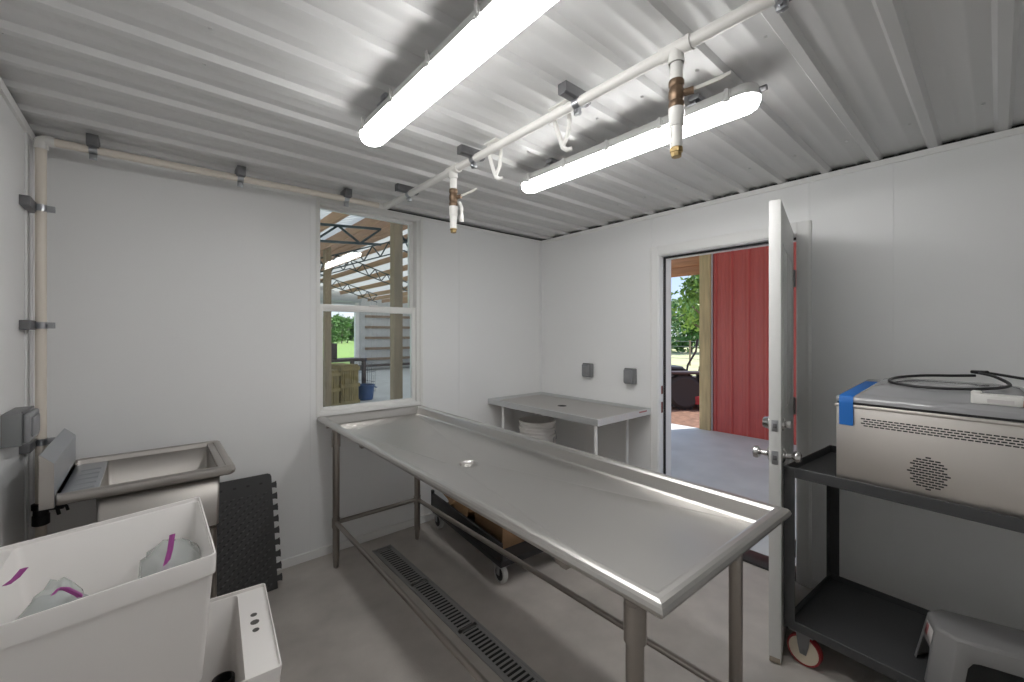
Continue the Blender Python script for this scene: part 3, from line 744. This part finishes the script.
# ------------------------------------------------------------------ cart, sealer, cord, stool
CA = math.atan2(-.0713, .9975)
CO = Vector((-.722, -2.262, 0))
def cloc(u, v, z): return (CO.x + .9975 * u - .0713 * v, CO.y - .0713 * u - .9975 * v, z)
def cart():
    t = thing('utility_cart', 'black steel two-shelf utility cart against the right wall', 'cart', CO, CA)
    W, Lg = .575, .92
    for z, hh, nm in ((.864, .045, 'shelf'), (.193, .040, 'shelf')):
        b = MB()
        o = .0
        def lp(e, zz): return [(e, -e, zz), (W - e, -e, zz), (W - e, -Lg + e, zz), (e, -Lg + e, zz)]
        b.rings([lp(.03, z - hh + .004), lp(.028, z - hh), lp(.002, z - hh), lp(0, z - hh + .002), lp(0, z - .002), lp(.0015, z), lp(.004, z), lp(.0055, z - .002), lp(.0055, z - hh + .010)], False, False)
        b.face(lp(.0055, z - hh + .010), False); b.face(lp(.03, z - hh + .004), False)
        b.build('shelf', M['cart'], t, ang=30)
    for x, y, sx, sy in ((0, 0, 1, -1), (W, 0, -1, -1), (0, -Lg, 1, 1), (W, -Lg, -1, 1)):
        b = MB(); w = .040
        for (x0, x1, y0, y1) in ((min(x - sx * .003, x), max(x - sx * .003, x), min(y, y + sy * w), max(y, y + sy * w)), (min(x - sx * .003, x + sx * w), max(x - sx * .003, x + sx * w), min(y - sy * .003, y), max(y - sy * .003, y))):
            b.box(x0, x1, y0, y1, .155, .862)
        b.build('post', M['cart'], t, ang=0)
        cx, cy = x + sx * .045, y + sy * .062
        b = MB(); b.box(cx - .045, cx + .045, cy - .045, cy + .045, .148, .154)
        for s in (-1, 1):
            b.prism([(-.028, .148), (.028, .148), (.020, .09), (.012, .052), (-.012, .052), (-.020, .09)], lambda q, zz, s=s: (cx + s * .021 - .002, cy + q, zz), lambda q, zz, s=s: (cx + s * .021 + .002, cy + q, zz))
        b.cyl((cx - .027, cy, .066), (cx + .027, cy, .066), .007, n=10)
        c = b.build('caster', M['strut'], t)
        b = MB(); b.lathe([(.054, -.015), (.063, -.016), (.0655, -.011), (.0655, .011), (.063, .016), (.054, .015), (.054, -.015)], (cx, cy, .0655), (1, 0, 0), n=36, cap=False); b.build('tyre', M['red'], c)
        b = MB(); b.lathe([(.012, -.018), (.02, -.014), (.0565, -.0158), (.0565, .0158), (.02, .014), (.012, .018)], (cx, cy, .0655), (1, 0, 0), n=30); b.build('hub', M['hub'], c)
cart()

def sealer():
    t = thing('vacuum_sealer', 'stainless chamber vacuum sealer with clear lid on the cart top shelf', 'vacuum sealer', cloc(.02, .181, .830), CA)
    W, D, hb = .56, .45, .335                # along -y, depth +x, body height
    b = MB(); b.box(0, D, -W, 0, .012, hb - .012, .006)
    b.build('body', M['app'], t)
    b = MB(); b.box(-.004, D + .004, -W - .004, .004, hb - .014, hb, .004); b.build('top_flange', M['app'], t)
    for x in (.05, D - .05):
        for y in (-.05, -W + .05):
            b = MB(); b.cyl((x, y, -.001), (x, y, .014), .016, .018, n=14); b.build('foot', M['black'], t)
    # slot vents on the face: a long band and a round patch
    b = MB()
    for j in range(4):
        n = 27
        for i in range(n):
            y = -.088 - (i + .5 * (j % 2)) * .0165
            z = hb - .052 - j * .009
            b.box(-.0006, .001, y - .0066, y + .0066, z - .0022, z + .0022)
    b.build('vent_band', M['dark'], t, ang=0)
    b = MB()
    for j in range(-6, 7):
        for i in range(-6, 7):
            y = (i + .5 * (j % 2)) * .0165; z = j * .0105
            if y * y / .050 ** 2 + z * z / .066 ** 2 > 1: continue
            b.box(-.0006, .001, -.273 + y - .007, -.273 + y + .007, .115 + z * .9 - .0026, .115 + z * .9 + .0026)
    b.build('fan_vent', M['dark'], t, ang=0)
    b = MB(); b.box(.004, D - .004, -W + .004, -.004, hb, hb + .010); b.build('lid_seal', M['black'], t)
    b = MB()
    R = lambda e, z, r: rr(e, D - e, -W + e, -e, z, r, 5)
    b.rings([R(-.002, hb + .009, .012), R(-.002, hb + .026, .012), R(.004, hb + .031, .012), R(.055, hb + .033, .03), R(.068, hb + .040, .04), R(.085, hb + .058, .05), R(.11, hb + .064, .06), R(.16, hb + .066, .05)])
    for v in b.b.verts: v.co.z += max(0, v.co.x) * .085
    lid = b.build('lid', M['lid'], t, ang=60)
    b = MB()                                 # tape: down the face, over the edge, along the lid side
    y0, y1 = -.058, -.012
    prof = [(-.0052, hb - .085), (-.0054, hb - .014), (-.0054, hb + .004), (-.0042, hb + .026), (.003, hb + .0325), (.03, hb + .0335), (.24, hb + .0345)]
    prof = [(x, z + max(0, x) * .085) for x, z in prof] + [(.36, hb + .0345 + .36 * .085)]
    b.rings([[(x, y0, z), (x, y1, z), (x + .0004, y1, z + .0006), (x + .0004, y0, z + .0006)] for x, z in prof]); b.build('blue_tape', M['tape'], t, ang=60)
sealer()
def cord():
    # loop of flex lying over the lid, running off along the wall side
    zt = 1.235
    P = []
    ctrl = [(.33, .62, 1.205), (.30, .50, 1.232), (.22, .36, 1.240), (.17, .245, 1.236), (.20, .165, 1.236), (.30, .145, 1.238), (.38, .22, 1.240), (.40, .33, 1.243), (.39, .42, 1.247), (.33, .50, 1.250), (.27, .535, 1.246), (.26, .55, 1.243), (.32, .56, 1.246), (.36, .62, 1.243), (.36, .72, 1.225), (.35, .90, 1.17)]
    ctrl = [(.375, .40, 1.243), (.36, .33, 1.240), (.34, .25, 1.238), (.27, .185, 1.237), (.20, .19, 1.235), (.155, .27, 1.235), (.155, .36, 1.235), (.19, .45, 1.236), (.25, .50, 1.240), (.33, .455, 1.252), (.385, .41, 1.252), (.41, .44, 1.247), (.36, .55, 1.240), (.33, .66, 1.236), (.32, .80, 1.225), (.30, .95, 1.13)]
    pts = [Vector(cloc((.27 + (c[0] - .27) * 1.45) + .01, c[1] + .13, c[2] - .004 + c[0] * .11)) for c in ctrl]
    out = []
    for i in range(len(pts) - 1):
        p0, p1, p2, p3 = pts[max(i - 1, 0)], pts[i], pts[i + 1], pts[min(i + 2, len(pts) - 1)]
        for k in range(6):
            s = k / 6
            out.append(.5 * ((2 * p1) + (p2 - p0) * s + (2 * p0 - 5 * p1 + 4 * p2 - p3) * s * s + (3 * p1 - p0 - 3 * p2 + p3) * s ** 3))
    out.append(pts[-1])
    o = thing('power_cord', 'black power cord looped on top of the vacuum sealer lid', 'cord', cloc(.25, .35, 1.23))
    b = MB(); b.tube(out, .0055, 8); b.xf(Matrix.Translation(-Vector(o.location))); b.build('flex', M['black'], o)
    b = MB(); a, c = Vector(cloc(.44, .56, 1.292)), Vector(cloc(.48, .515, 1.292)); b.cyl(a, c, .010, .007, 10); b.xf(Matrix.Translation(-Vector(o.location))); b.build('tie', M['black'], o)
    t = thing('plug_adapter', 'white plug adapter lying on the sealer lid beside the cord', 'adapter', cloc(.10, .555, 1.206), CA)
    b = MB(); b.box(-.022, .022, -.115, 0, .0, .036, .006); b.box(-.018, .018, -.02, .004, -.010, .044, .004); b.build('shell', M['pvc'], t)
    b = MB(); b.box(-.0225, -.021, -.095, -.035, .008, .020, .0); b.build('label_plate', M['sticker'], t)
    b = MB(); b.box(-.02, .02, -.135, -.112, .002, .024, .004); b.build('end_cap', mat('salmon_plug', (.55, .22, .17), .5), t)
cord()
def stool():
    th = math.atan2(.347, .938)
    # long axis roughly along the cart; local x across, local y along (pointing to world -y)
    t = thing('step_stool', 'grey plastic step stool on the lower shelf of the black cart', 'stool', cloc(.205, .605, .165), CA + th)
    def oct_(hx, hy, ch, z):
        return [(-hx + ch, hy, z), (hx - ch, hy, z), (hx, hy - ch, z), (hx, -hy + ch, z), (hx - ch, -hy, z), (-hx + ch, -hy, z), (-hx, -hy + ch, z), (-hx, hy - ch, z)]
    zt = .205
    top, bot = oct_(.098, .172, .045, zt - .012), oct_(.128, .205, .05, 0)
    b = MB()
    b.rings([top, oct_(.095, .169, .044, zt - .004), oct_(.088, .162, .042, zt), oct_(.04, .1, .02, zt)], False, True)
    b.build('seat', M['stool'], t, ang=50)
    b = MB()
    for i in range(8):
        j = (i + 1) % 8
        A, B, C_, D_ = map(Vector, (top[i], top[j], bot[j], bot[i]))
        P = lambda s, q: tuple((A.lerp(B, s)).lerp(D_.lerp(C_, s), q))
        if i % 2 == 1 : b.face([P(0, 0), P(1, 0), P(1, 1), P(0, 1)], False)        # corner faces
        else:
            long = i in (2, 6)
            e = .10 if long else .10
            tt = .28 if long else .42
            b.face([P(0, 0), P(1, 0), P(1, 1), P(1 - e, 1), P(1 - e - .03, tt + .12), P(1 - e - .07, tt + .02), P(1 - e - .13, tt), P(e + .13, tt), P(e + .07, tt + .02), P(e + .03, tt + .12), P(e, 1), P(0, 1)], False)
    bmesh.ops.remove_doubles(b.b, verts=b.b.verts[:], dist=.0003)
    o = b.build('leg_frame', M['stool'], t, ang=50)
    m = o.modifiers.new('thick', 'SOLIDIFY'); m.thickness = .004; m.offset = -1
    m = o.modifiers.new('soft', 'BEVEL'); m.width = .004; m.segments = 2; m.angle_limit = math.radians(40)
    def ends(zf, s0, s1, q0, q1, off):
        A, B, C_, D_ = map(Vector, (top[0], top[1], bot[1], bot[0]))
        P = lambda s, q: tuple((A.lerp(B, s)).lerp(D_.lerp(C_, s), q) + Vector((0, off, 0)))
        return [P(s0, q0), P(s1, q0), P(s1, q1), P(s0, q1)]
    b = MB(); b.rings([ends(0, .12, .80, .08, .36, .0005), ends(0, .12, .80, .08, .36, .0025)]); b.build('sticker', M['sticker'], t, ang=0)
    b = MB(); b.rings([ends(0, .50, .74, .10, .30, .0012), ends(0, .50, .74, .10, .30, .0032)]); b.build('sticker_mark', M['stickred'], t, ang=0)
stool()

# ------------------------------------------------------------------ outdoors: ground
b = MB(); b.box(-40, 220, .5, 260, -.5, -.14); struct(b.build('lawn_ground', M['grass'], ang=0))
b = MB(); b.box(6.6, 60, -30, 22, -.3, -.125); struct(b.build('field_ground', M['field'], ang=0))
b = MB(); b.box(3.50, 7.4, -3, 6, -.3, -.10); struct(b.build('mulch_ground', M['mulch'], ang=0))
b = MB(); b.box(.18, 3.50, -6, .62, -.13, -.001); struct(b.build('porch_path', M['slab'], ang=0))
b = MB(); b.box(-8, 3.5, .62, 15, -.13, -.002); b.box(-8, .18, .16, .62, -.13, -.002); b.box(3.5, 7, 6, 15, -.13, -.002); struct(b.build('barn_floor', M['slab'], ang=0))

# red wall beyond the porch, with post and beam
def porch():
    b = MB(); y0, y1, x = -4.4, -.085, 3.53; p = .2286
    prof = []
    y = y1
    while y > y0:
        prof += [(y, 0), (y - .02, 0), (y - .034, -.028), (y - .054, -.028), (y - .068, 0), (y - .115, 0), (y - .12, -.004), (y - .13, -.004), (y - .135, 0), (y - .172, 0), (y - .177, -.004), (y - .187, -.004), (y - .192, 0)]
        y -= p
    poly = [(x + d, yy) for yy, d in prof] + [(x + .05, prof[-1][0]), (x + .05, y1)]
    b.prism(poly, lambda a, c: (a, c, -.02), lambda a, c: (a, c, 2.85))
    for zz in (.55, 1.15, 1.75, 2.35):
        yy = y1 - .09
        while yy > y0:
            b.cyl((x + .002, yy, zz), (x - .005, yy, zz), .007, .005, 8); yy -= p
    o = struct(b.build('porch_wall', M['redwall'], ang=25))
    b = MB(); b.box(3.50, 3.53, -.092, -.078, -.0, 2.8); struct(b.build('trim_7', M['whitesheet'], ang=0))
    b = MB(); b.box(3.46, 3.61, -.075, .085, -.1, 2.85, .004); tag(b.build('wooden_post', M['wood']), 'yellow pine post beside the red metal wall seen through the open door', 'post')
    t = thing('porch_beam', 'reddish stained timber beam overhead outside the door, left of the pine post', 'beam', (3.50, .09, 2.36))
    b = MB(); b.box(0, .05, 0, 2.2, 0, .14, .004); b.build('lower_board', M['cedar'], t); b = MB(); b.box(-.01, .06, 0, 2.2, .142, .27, .004); b.build('upper_board', M['cedar'], t); b = MB(); b.box(0, .05, 0, 2.2, .273, .42, .004); b.build('upper_board', M['cedar'], t)
    b = MB(); b.box(.16, 3.6, -6, .3, 2.86, 2.88); struct(b.build('porch_roof', M['roofsheet'], ang=0))
porch()

def mower():
    t = thing('riding_mower', 'red and black riding mower parked on mulch beyond the doorway', 'mower', (5.76, 1.59, -.10), math.radians(-40.7))
    def wheel(x, y, r, w, nm):
        b = MB(); b.lathe([(r * .55, -w * .45), (r * .8, -w * .5), (r * .97, -w * .35), (r, 0), (r * .97, w * .35), (r * .8, w * .5), (r * .55, w * .45)], (x, y, r), (0, 1, 0), n=32)
        for i in range(18):
            a = 2 * PI * i / 18
            b.box(-.02, .02, -w * .45, w * .45, r - .01, r + .012, m=Matrix.Translation((x, y, r)) @ Matrix.Rotation(a, 4, 'Y'))
        o = b.build(nm, M['tyre'], t)
        b = MB(); b.lathe([(.03, -w * .3), (r * .5, -w * .25), (r * .56, -w * .44), (r * .56, w * .44), (r * .5, w * .25), (.03, w * .3)], (x, y, r), (0, 1, 0)); b.build('rim', M['mdark'], o)
    for y in (-.42, .42): wheel(-.1, y, .36, .26, 'rear_wheel')
    for y in (-.36, .36): wheel(1.05, y, .17, .13, 'front_wheel')
    b = MB(); b.box(-.55, .5, -.28, .28, .38, .62, .05); b.box(.3, 1.15, -.09, .09, .26, .36, .02); b.build('chassis', M['mdark'], t)
    b = MB(); b.rings([rr(.05, .95, -.62, .62, .12, .2), rr(.05, .95, -.62, .62, .27, .2), rr(.12, .88, -.5, .5, .31, .15)]); b.build('mower_deck', M['mred'], t)
    for y in (-.44, .44):
        b = MB(); b.box(-.45, .25, y - .13, y + .13, .72, .78, .025); b.box(.2, .28, y - .12, y + .12, .5, .76, .02); b.build('fender', M['mdark'], t)
    b = MB(); b.box(-.48, .0, -.25, .25, .76, .86, .04); b.box(-.56, -.44, -.25, .25, .82, 1.16, .05); b.build('seat', M['black'], t)
    b = MB(); b.box(-.75, -.4, -.3, .3, .4, .75, .04); b.build('engine', M['mdark'], t)
    for y in (-.3, .3):
        b = MB(); b.tube([(.25, y, .55), (.3, y, .85), (.48, y, 1.15), (.5, y * .9, 1.38)], .022, 10); l = b.build('lap_bar', M['mdark'], t)
        b = MB(); b.tube([(.49, y * .93, 1.28), (.505, y * .9, 1.42)], .03, 10); b.build('grip', M['black'], l)
    b = MB(); b.tube([(.35, -.5, .33), (.42, -.58, .55), (.75, -.58, .55), (.85, -.5, .33)], .02, 8); b.build('guard_rail', M['mdark'], t)
mower()

def tree(loc, h, cr, n, ls, label, m, group=None, name='leafy_tree', zb=.35):
    t = thing(name, label, 'tree', loc, random.uniform(0, 6), group)
    b = MB(); b.tube([(0, 0, -.05), (.04 * h * .2, 0, h * .25), (-.02, .05, h * .5), (.05, 0, h * .8)], max(.03, h * .022), 8)
    for k in range(6):
        a = k * 1.05; z = h * (.35 + .07 * k)
        b.tube([(0, 0, z), (cr * .4 * math.cos(a), cr * .4 * math.sin(a), z + h * .08), (cr * .8 * math.cos(a), cr * .8 * math.sin(a), z + h * .13)], h * .008, 6)
    b.build('trunk', M['bark'], t)
    b = MB(); 
    cl = [(cr * random.uniform(.2, .85), random.uniform(0, 2 * PI), random.uniform(zb, .92)) for _ in range(26)]
    for i in range(n):
        r, a, z = random.choice(cl)
        c = Vector((r * math.cos(a) * (1.15 - abs(z - .55)), r * math.sin(a) * (1.15 - abs(z - .55)), z * h)) + Vector((random.gauss(0, 1), random.gauss(0, 1), random.gauss(0, 1))) * cr * .16
        d1 = Vector((random.gauss(0, 1), random.gauss(0, 1), random.gauss(0, 1))).normalized(); d2 = d1.orthogonal().normalized()
        s = ls * random.uniform(.6, 1.3)
        b.face([c - d1 * s, c + d2 * s * .5, c + d1 * s, c - d2 * s * .5], False)
    b.build('foliage', m, t, ang=0, fix=False)
tree((11.6, 3.62, -.13), 4.5, 1.05, 2200, .10, 'leafy young tree beyond the mower, framed by the doorway', M['leaf2'], zb=.42)
fz = 'distant trees beyond the field outside the door'
for i, (x, y, h) in enumerate(((30, 13.2, 4.6), (34, 17.8, 5.0), (33, 10.6, 4.2))):
    tree((x, y, -.15), h, 2.6, 2200, .22, ('distant bushy tree behind the wire fence, middle of the doorway view', 'distant bushy tree behind the wire fence, farthest left in the doorway', 'distant bushy tree behind the wire fence, nearest the pine post')[i], M['leaf'], fz, zb=.12)
fw = 'distant trees past the lawn seen through the window'
for i, (x, y, h) in enumerate(((20.3, 66, 4.6), (21.9, 68, 4.2), (18.5, 65, 4.5), (23.6, 67, 4.3))):
    tree((x, y, -.15), h, 1.5, 2200, .2, ('round distant tree past the lawn, middle of the barn opening', 'round distant tree past the lawn, right of the middle in the barn opening', 'round distant tree past the lawn, left edge of the barn opening', 'round distant tree past the lawn, beside the barn end wall')[i], M['leaf'], fw, zb=.12)
def fence():
    t = thing('wire_fence', 'thin wire field fence with posts beyond the mower', 'fence', (17.2, 7, -.14), 0)
    for i in range(-4, 5):
        b = MB(); b.cyl((i * .1, i * 1.1, 0), (i * .1, i * 1.1, 1.25), .045, n=8); b.build('post', M['woodgrey'], t)
    for z in (.35, .65, .95, 1.2):
        b = MB(); b.tube([(-.4, -4.4, z), (.4, 4.4, z)], .012, 5); b.build('wire', M['cage'], t)
fence()

# ------------------------------------------------------------------ barn beyond the window
def barn():
    ridge_x, ridge_z, eave_z = .95, 3.62, 2.98
    xe = -.80; xr = 2.9
    # roof sheets, corrugated along the slope
    def sheet(name, x0, z0, x1, z1, y0, y1):
        b = MB(); n = int((y1 - y0) / .1); prof = []
        for i in range(n):
            y = y0 + i * .1
            prof += [(y, 0), (y + .06, 0), (y + .07, .018), (y + .09, .018)]
        prof.append((y1, 0))
        lo = [[(x0, y, z0 + d) for y, d in prof], [(x1, y, z1 + d) for y, d in prof]]
        b.rings(lo, False, False, False, False)
        o = b.build(name, M['roofsheet'], ang=0, fix=False)
        return struct(o)
    r1 = sheet('barn_roof', -6.5, 2.98 - 5.7 * .08, xe, 2.98, .5, 15)
    r2 = sheet('barn_roof', xe, 2.98, ridge_x, ridge_z, .5, 15)
    r3 = sheet('barn_roof', ridge_x, ridge_z, 3.0, 2.98, .5, 15); r4 = sheet('barn_roof', 3.0, 2.98, 6.8, 2.75, 3, 15)
    def purlin(x, z, y0, par):
        b = MB(); b.box(x - .02, x + .02, y0, 14.9, z - .15, z - .012, .002); b.build('purlin', M['purlin'], par)
    for i in range(8): x = -6.2 + i * .72; purlin(x, 2.98 - (xe - x) * .08, .6, r1)
    for i in range(4): x = -.62 + i * .44; purlin(x, 2.98 + (x - xe) * .366, .6, r2)
    for i in range(4): x = 1.2 + i * .48; purlin(x, ridge_z - (x - ridge_x) * .312, .6, r3)
    for i in range(6): x = 3.3 + i * .6; purlin(x, 2.98 - (x - 3) * .06, 3.1, r4)
    # trusses
    def truss(x0, z0, x1, z1, dep, y, nweb, label):
        t = thing('roof_truss', label, 'truss', (x0, y, z0), 0, 'dark steel web trusses in the barn')
        w = x1 - x0; s = (z1 - z0) / w; r = .013
        b = MB(); b.box(0, 1, -.016, .016, -.012, .012, m=Matrix(((w, 0, 0, 0), (0, 1, 0, 0), (s * w, 0, 1, 0), (0, 0, 0, 1)))); b.build('top_chord', M['truss'], t, ang=0)
        b = MB(); b.box(0, 1, -.016, .016, -.012 - dep, .012 - dep, m=Matrix(((w, 0, 0, 0), (0, 1, 0, 0), (s * w, 0, 1, 0), (0, 0, 0, 1)))); b.build('bottom_chord', M['truss'], t, ang=0)
        b = MB()
        for i in range(nweb):
            xa, xb = w * i / nweb, w * (i + 1) / nweb; xm = (xa + xb) / 2
            b.cyl((xa, 0, s * xa), (xm, 0, s * xm - dep), r, n=6); b.cyl((xm, 0, s * xm - dep), (xb, 0, s * xb), r, n=6)
        b.build('web', M['truss'], t, ang=0)
    ys = (1.84, 4.84, 7.84, 10.84)
    nm = ('nearest the window', 'second from the window', 'third from the window', 'farthest from the window')
    for i, y in enumerate(ys):
        truss(-5.2, 2.32, -.82, 2.672, .18, y, 9, 'flat dark steel lean-to truss left of the barn posts, ' + nm[i])
        truss(-.66, 2.75, .95, 3.34, .24, y, 5, 'rising dark steel gable truss, ' + nm[i])
        truss(.95, 3.34, 2.93, 2.75, .24, y, 6, 'falling dark steel gable truss, ' + nm[i])
    for i, y in enumerate((1.76, 4.76, 7.76, 10.76)):
        b = MB(); b.box(-.785, -.68, y - .06, y + .06, 0, 2.95, .004)
        if i < 4: b.xf(Matrix.Translation((.07 if i == 0 else .2, 0, 0)) if i < 2 else Matrix.Identity(4))
        tag(b.build('wooden_post', M['woodgrey']), ('timber barn post close behind the window glass', 'timber barn post behind the lumber crates at the left of the window', 'third timber barn post back from the window', 'fourth timber barn post back from the window')[i], 'post', 'timber barn posts')
    # end wall with an opening onto the lawn
    b = MB(); x0, x1, y = 3.40, 6.8, 14.05; prof = []
    x = x0
    while x < x1:
        prof += [(x, 0), (x + .16, 0), (x + .18, -.02), (x + .21, -.02), (x + .23, 0)]; x += .23
    poly = [(a, y + d) for a, d in prof] + [(prof[-1][0], y + .06), (x0, y + .06)]
    b.prism(poly, lambda a, c: (a, c, 0), lambda a, c: (a, c, 3.4))
    o = struct(b.build('barn_wall', M['whitesheet'], ang=0))
    for z in (.35, .78, 1.22, 1.66, 2.1):
        b = MB(); b.box(3.75, 6.8, 13.97, 14.01, z, z + .10); b.build('girt', M['girt'], o, ang=0)
    b = MB(); b.box(-6, 3.5, 14.0, 14.1, 2.60, 3.6); struct(b.build('barn_wall', M['whitesheet'], ang=0))
    b = MB(); b.box(3.34, 3.48, 13.95, 14.1, 0, 2.8); struct(b.build('trim_8', M['trim'], ang=0))
    b = MB(); b.box(6.75, 6.85, 5, 14.1, 0, 3.0); struct(b.build('barn_wall', M['whitesheet'], ang=0))
    # roll-up door drum above the opening
    b = MB(); b.cyl((1.6, 13.75, 2.88), (3.45, 13.75, 2.88), .20, n=24); 
    for k in range(4): b.cyl((1.62 + k * .6, 13.75, 2.88), (1.66 + k * .6, 13.75, 2.88), .208, n=24)
    tag(b.build('roller_shutter', M['whitesheet']), 'white rolled-up shutter above the barn opening to the lawn', 'shutter')
barn()

def crate(loc, rz, w, d, h, label):
    t = thing('slatted_crate', label, 'crate', loc, rz, 'pine slatted crates in the barn')
    b = MB(); n = 7
    for i in range(n):
        x = -w / 2 + (i + .5) * w / n
        b.box(x - w / n * .42, x + w / n * .42, -d / 2, -d / 2 + .018, .02, h, .002); b.box(x - w / n * .42, x + w / n * .42, d / 2 - .018, d / 2, .02, h, .002)
    for i in range(n):
        y = -d / 2 + (i + .5) * d / n
        b.box(-w / 2 - .018, -w / 2, y - d / n * .42, y + d / n * .42, .02, h, .002); b.box(w / 2, w / 2 + .018, y - d / n * .42, y + d / n * .42, .02, h, .002)
    b.build('slats', M['crate'], t, ang=0)
    b = MB()
    for z in (.06, h * .5, h - .06):
        b.box(-w / 2 - .036, w / 2 + .036, -d / 2 - .02, -d / 2, z - .035, z + .035, .002); b.box(-w / 2 - .036, -w / 2 - .018, -d / 2, d / 2, z - .035, z + .035, .002)
    b.build('batten', M['crate'], t, ang=0)
    b = MB()
    for i in range(5):
        x = -w / 2 + (i + .5) * w / 5; b.box(x - w / 10 + .004, x + w / 10 - .004, -d / 2, d / 2, h, h + .02, .002)
    b.build('top_boards', M['crate'], t, ang=0)
crate((.10, 6.0, 0), .25, .36, .7, .80, 'tall pine slatted crate beside the blue tub in the barn')
crate((-.32, 5.75, 0), .15, .34, .6, .72, 'darker pine slatted crate left of the tall one in the barn')
b = MB(); b.box(-.14, .14, -.03, .03, 0, .36, .006); b.xf(Matrix.Translation((.25, 7.1, .86))); tag(b.build('speaker_board', M['mdark']), 'upright dark board standing on the workbench behind the crates', 'board')
t = thing('workbench', 'dark workbench behind the crates in the barn', 'table', (.2, 7.1, 0), .2)
b = MB(); b.box(-.6, .8, -.3, .3, .80, .86, .004); b.build('benchtop', M['mdark'], t)
for x in (-.55, .75):
    for y in (-.25, .25):
        b = MB(); b.box(x - .04, x + .04, y - .04, y + .04, 0, .80, .003); b.build('leg', M['mdark'], t)
t = thing('plastic_tub', 'round blue plastic tub on the barn floor beside the crates', 'tub', (.70, 6.2, 0))
b = MB(); b.lathe([(.15, 0), (.165, .01), (.195, .30), (.21, .305), (.21, .33), (.19, .33), (.16, .03), (.002, .03)], n=32); b.build('tub_body', M['blue'], t)
for s in (-1, 1):
    b = MB(); b.tube([(s * .20, -.05, .27), (s * .25, -.04, .25), (s * .25, .04, .25), (s * .20, .05, .27)], .01, 8); b.build('handle', M['blue'], t)
t = thing('wire_cage', 'grey wire cage behind the blue tub in the barn', 'cage', (.98, 7.5, 0), .1)
b = MB()
for i in range(8):
    for s in (-.3, .3): b.tube([(-.35 + i * .1, s, 0), (-.35 + i * .1, s, .72)], .005, 5)
for i in range(7):
    for s in (-.35, .35): b.tube([(s, -.3 + i * .1, 0), (s, -.3 + i * .1, .72)], .005, 5)
b.build('bars', M['cage'], t)
b = MB()
for z in (.02, .25, .5, .72): b.tube([(-.35, -.3, z), (.35, -.3, z), (.35, .3, z), (-.35, .3, z)], .006, 5, closed=True)
b.build('hoops', M['cage'], t)
t = thing('storage_rack', 'low dark rack of stored things along the barn end wall', 'rack', (4.9, 13.5, 0), 0)
b = MB(); b.box(-1.6, 1.5, -.25, .25, .14, .20, .004); b.build('shelf', M['mdark'], t); 
for x in (-1.5, 0, 1.4):
    b = MB(); b.box(x - .03, x + .03, -.2, .2, 0, .14, .003); b.build('leg', M['mdark'], t)

# ------------------------------------------------------------------ light and sky
w = bpy.data.worlds.new('World'); SC.world = w; w.use_nodes = True
nt = w.node_tree; N = nt.nodes
# summer sky: pale at the horizon, bluer overhead, with soft white cloud
tc = N.new('ShaderNodeTexCoord'); sx = N.new('ShaderNodeSeparateXYZ'); nt.links.new(tc.outputs['Generated'], sx.inputs[0])
rp = N.new('ShaderNodeValToRGB'); nt.links.new(sx.outputs['Z'], rp.inputs[0])
e = rp.color_ramp.elements
e[0].position = .0; e[0].color = (.66, .72, .80, 1); e[1].position = .5; e[1].color = (.30, .46, .80, 1)
k = e.new(.06); k.color = (.52, .64, .84, 1); k = e.new(.2); k.color = (.38, .54, .84, 1)
nz = N.new('ShaderNodeTexNoise'); nz.inputs['Scale'].default_value = 3.5; nz.inputs['Detail'].default_value = 7
nt.links.new(tc.outputs['Generated'], nz.inputs['Vector'])
cr = N.new('ShaderNodeMapRange'); cr.inputs['From Min'].default_value = .48; cr.inputs['From Max'].default_value = .72; nt.links.new(nz.outputs['Fac'], cr.inputs['Value'])
mx = N.new('ShaderNodeMixRGB'); nt.links.new(cr.outputs[0], mx.inputs[0]); nt.links.new(rp.outputs[0], mx.inputs[1]); mx.inputs[2].default_value = (.95, .96, .98, 1)
nt.links.new(mx.outputs[0], N['Background'].inputs[0])
N['Background'].inputs['Strength'].default_value = 1.15
sun = bpy.data.lights.new('sun', 'SUN'); sun.energy = 6.0; sun.angle = math.radians(1.5); sun.color = (1, .95, .86)
so = bpy.data.objects.new('sun', sun); COL.objects.link(so)
so.rotation_euler = Vector((-.62, .30, -.75)).to_track_quat('-Z', 'Y').to_euler(); so.location = (10, -8, 20)

# ------------------------------------------------------------------ camera
F = 418.3
cd = bpy.data.cameras.new('camera'); cam = bpy.data.objects.new('camera', cd); COL.objects.link(cam)
cd.sensor_width = 36; cd.lens = F / 1024 * 36; cd.shift_y = -(341 - 333.516) / 1024; cd.clip_start = .02; cd.clip_end = 600
cam.location = (-2.8532, -2.88, 1.4502); cam.rotation_euler = (PI / 2, 0, .86 - PI / 2)
SC.camera = cam
SC.view_settings.view_transform = 'Standard'; SC.view_settings.look = 'None'; SC.view_settings.gamma = 1; SC.view_settings.use_curve_mapping = False
SC.view_settings.exposure = .38
SC.cycles.use_denoising = True
SC.cycles.max_bounces = 12; SC.cycles.diffuse_bounces = 6; SC.cycles.glossy_bounces = 6; SC.cycles.transparent_max_bounces = 16
SC.cycles.sample_clamp_indirect = 8
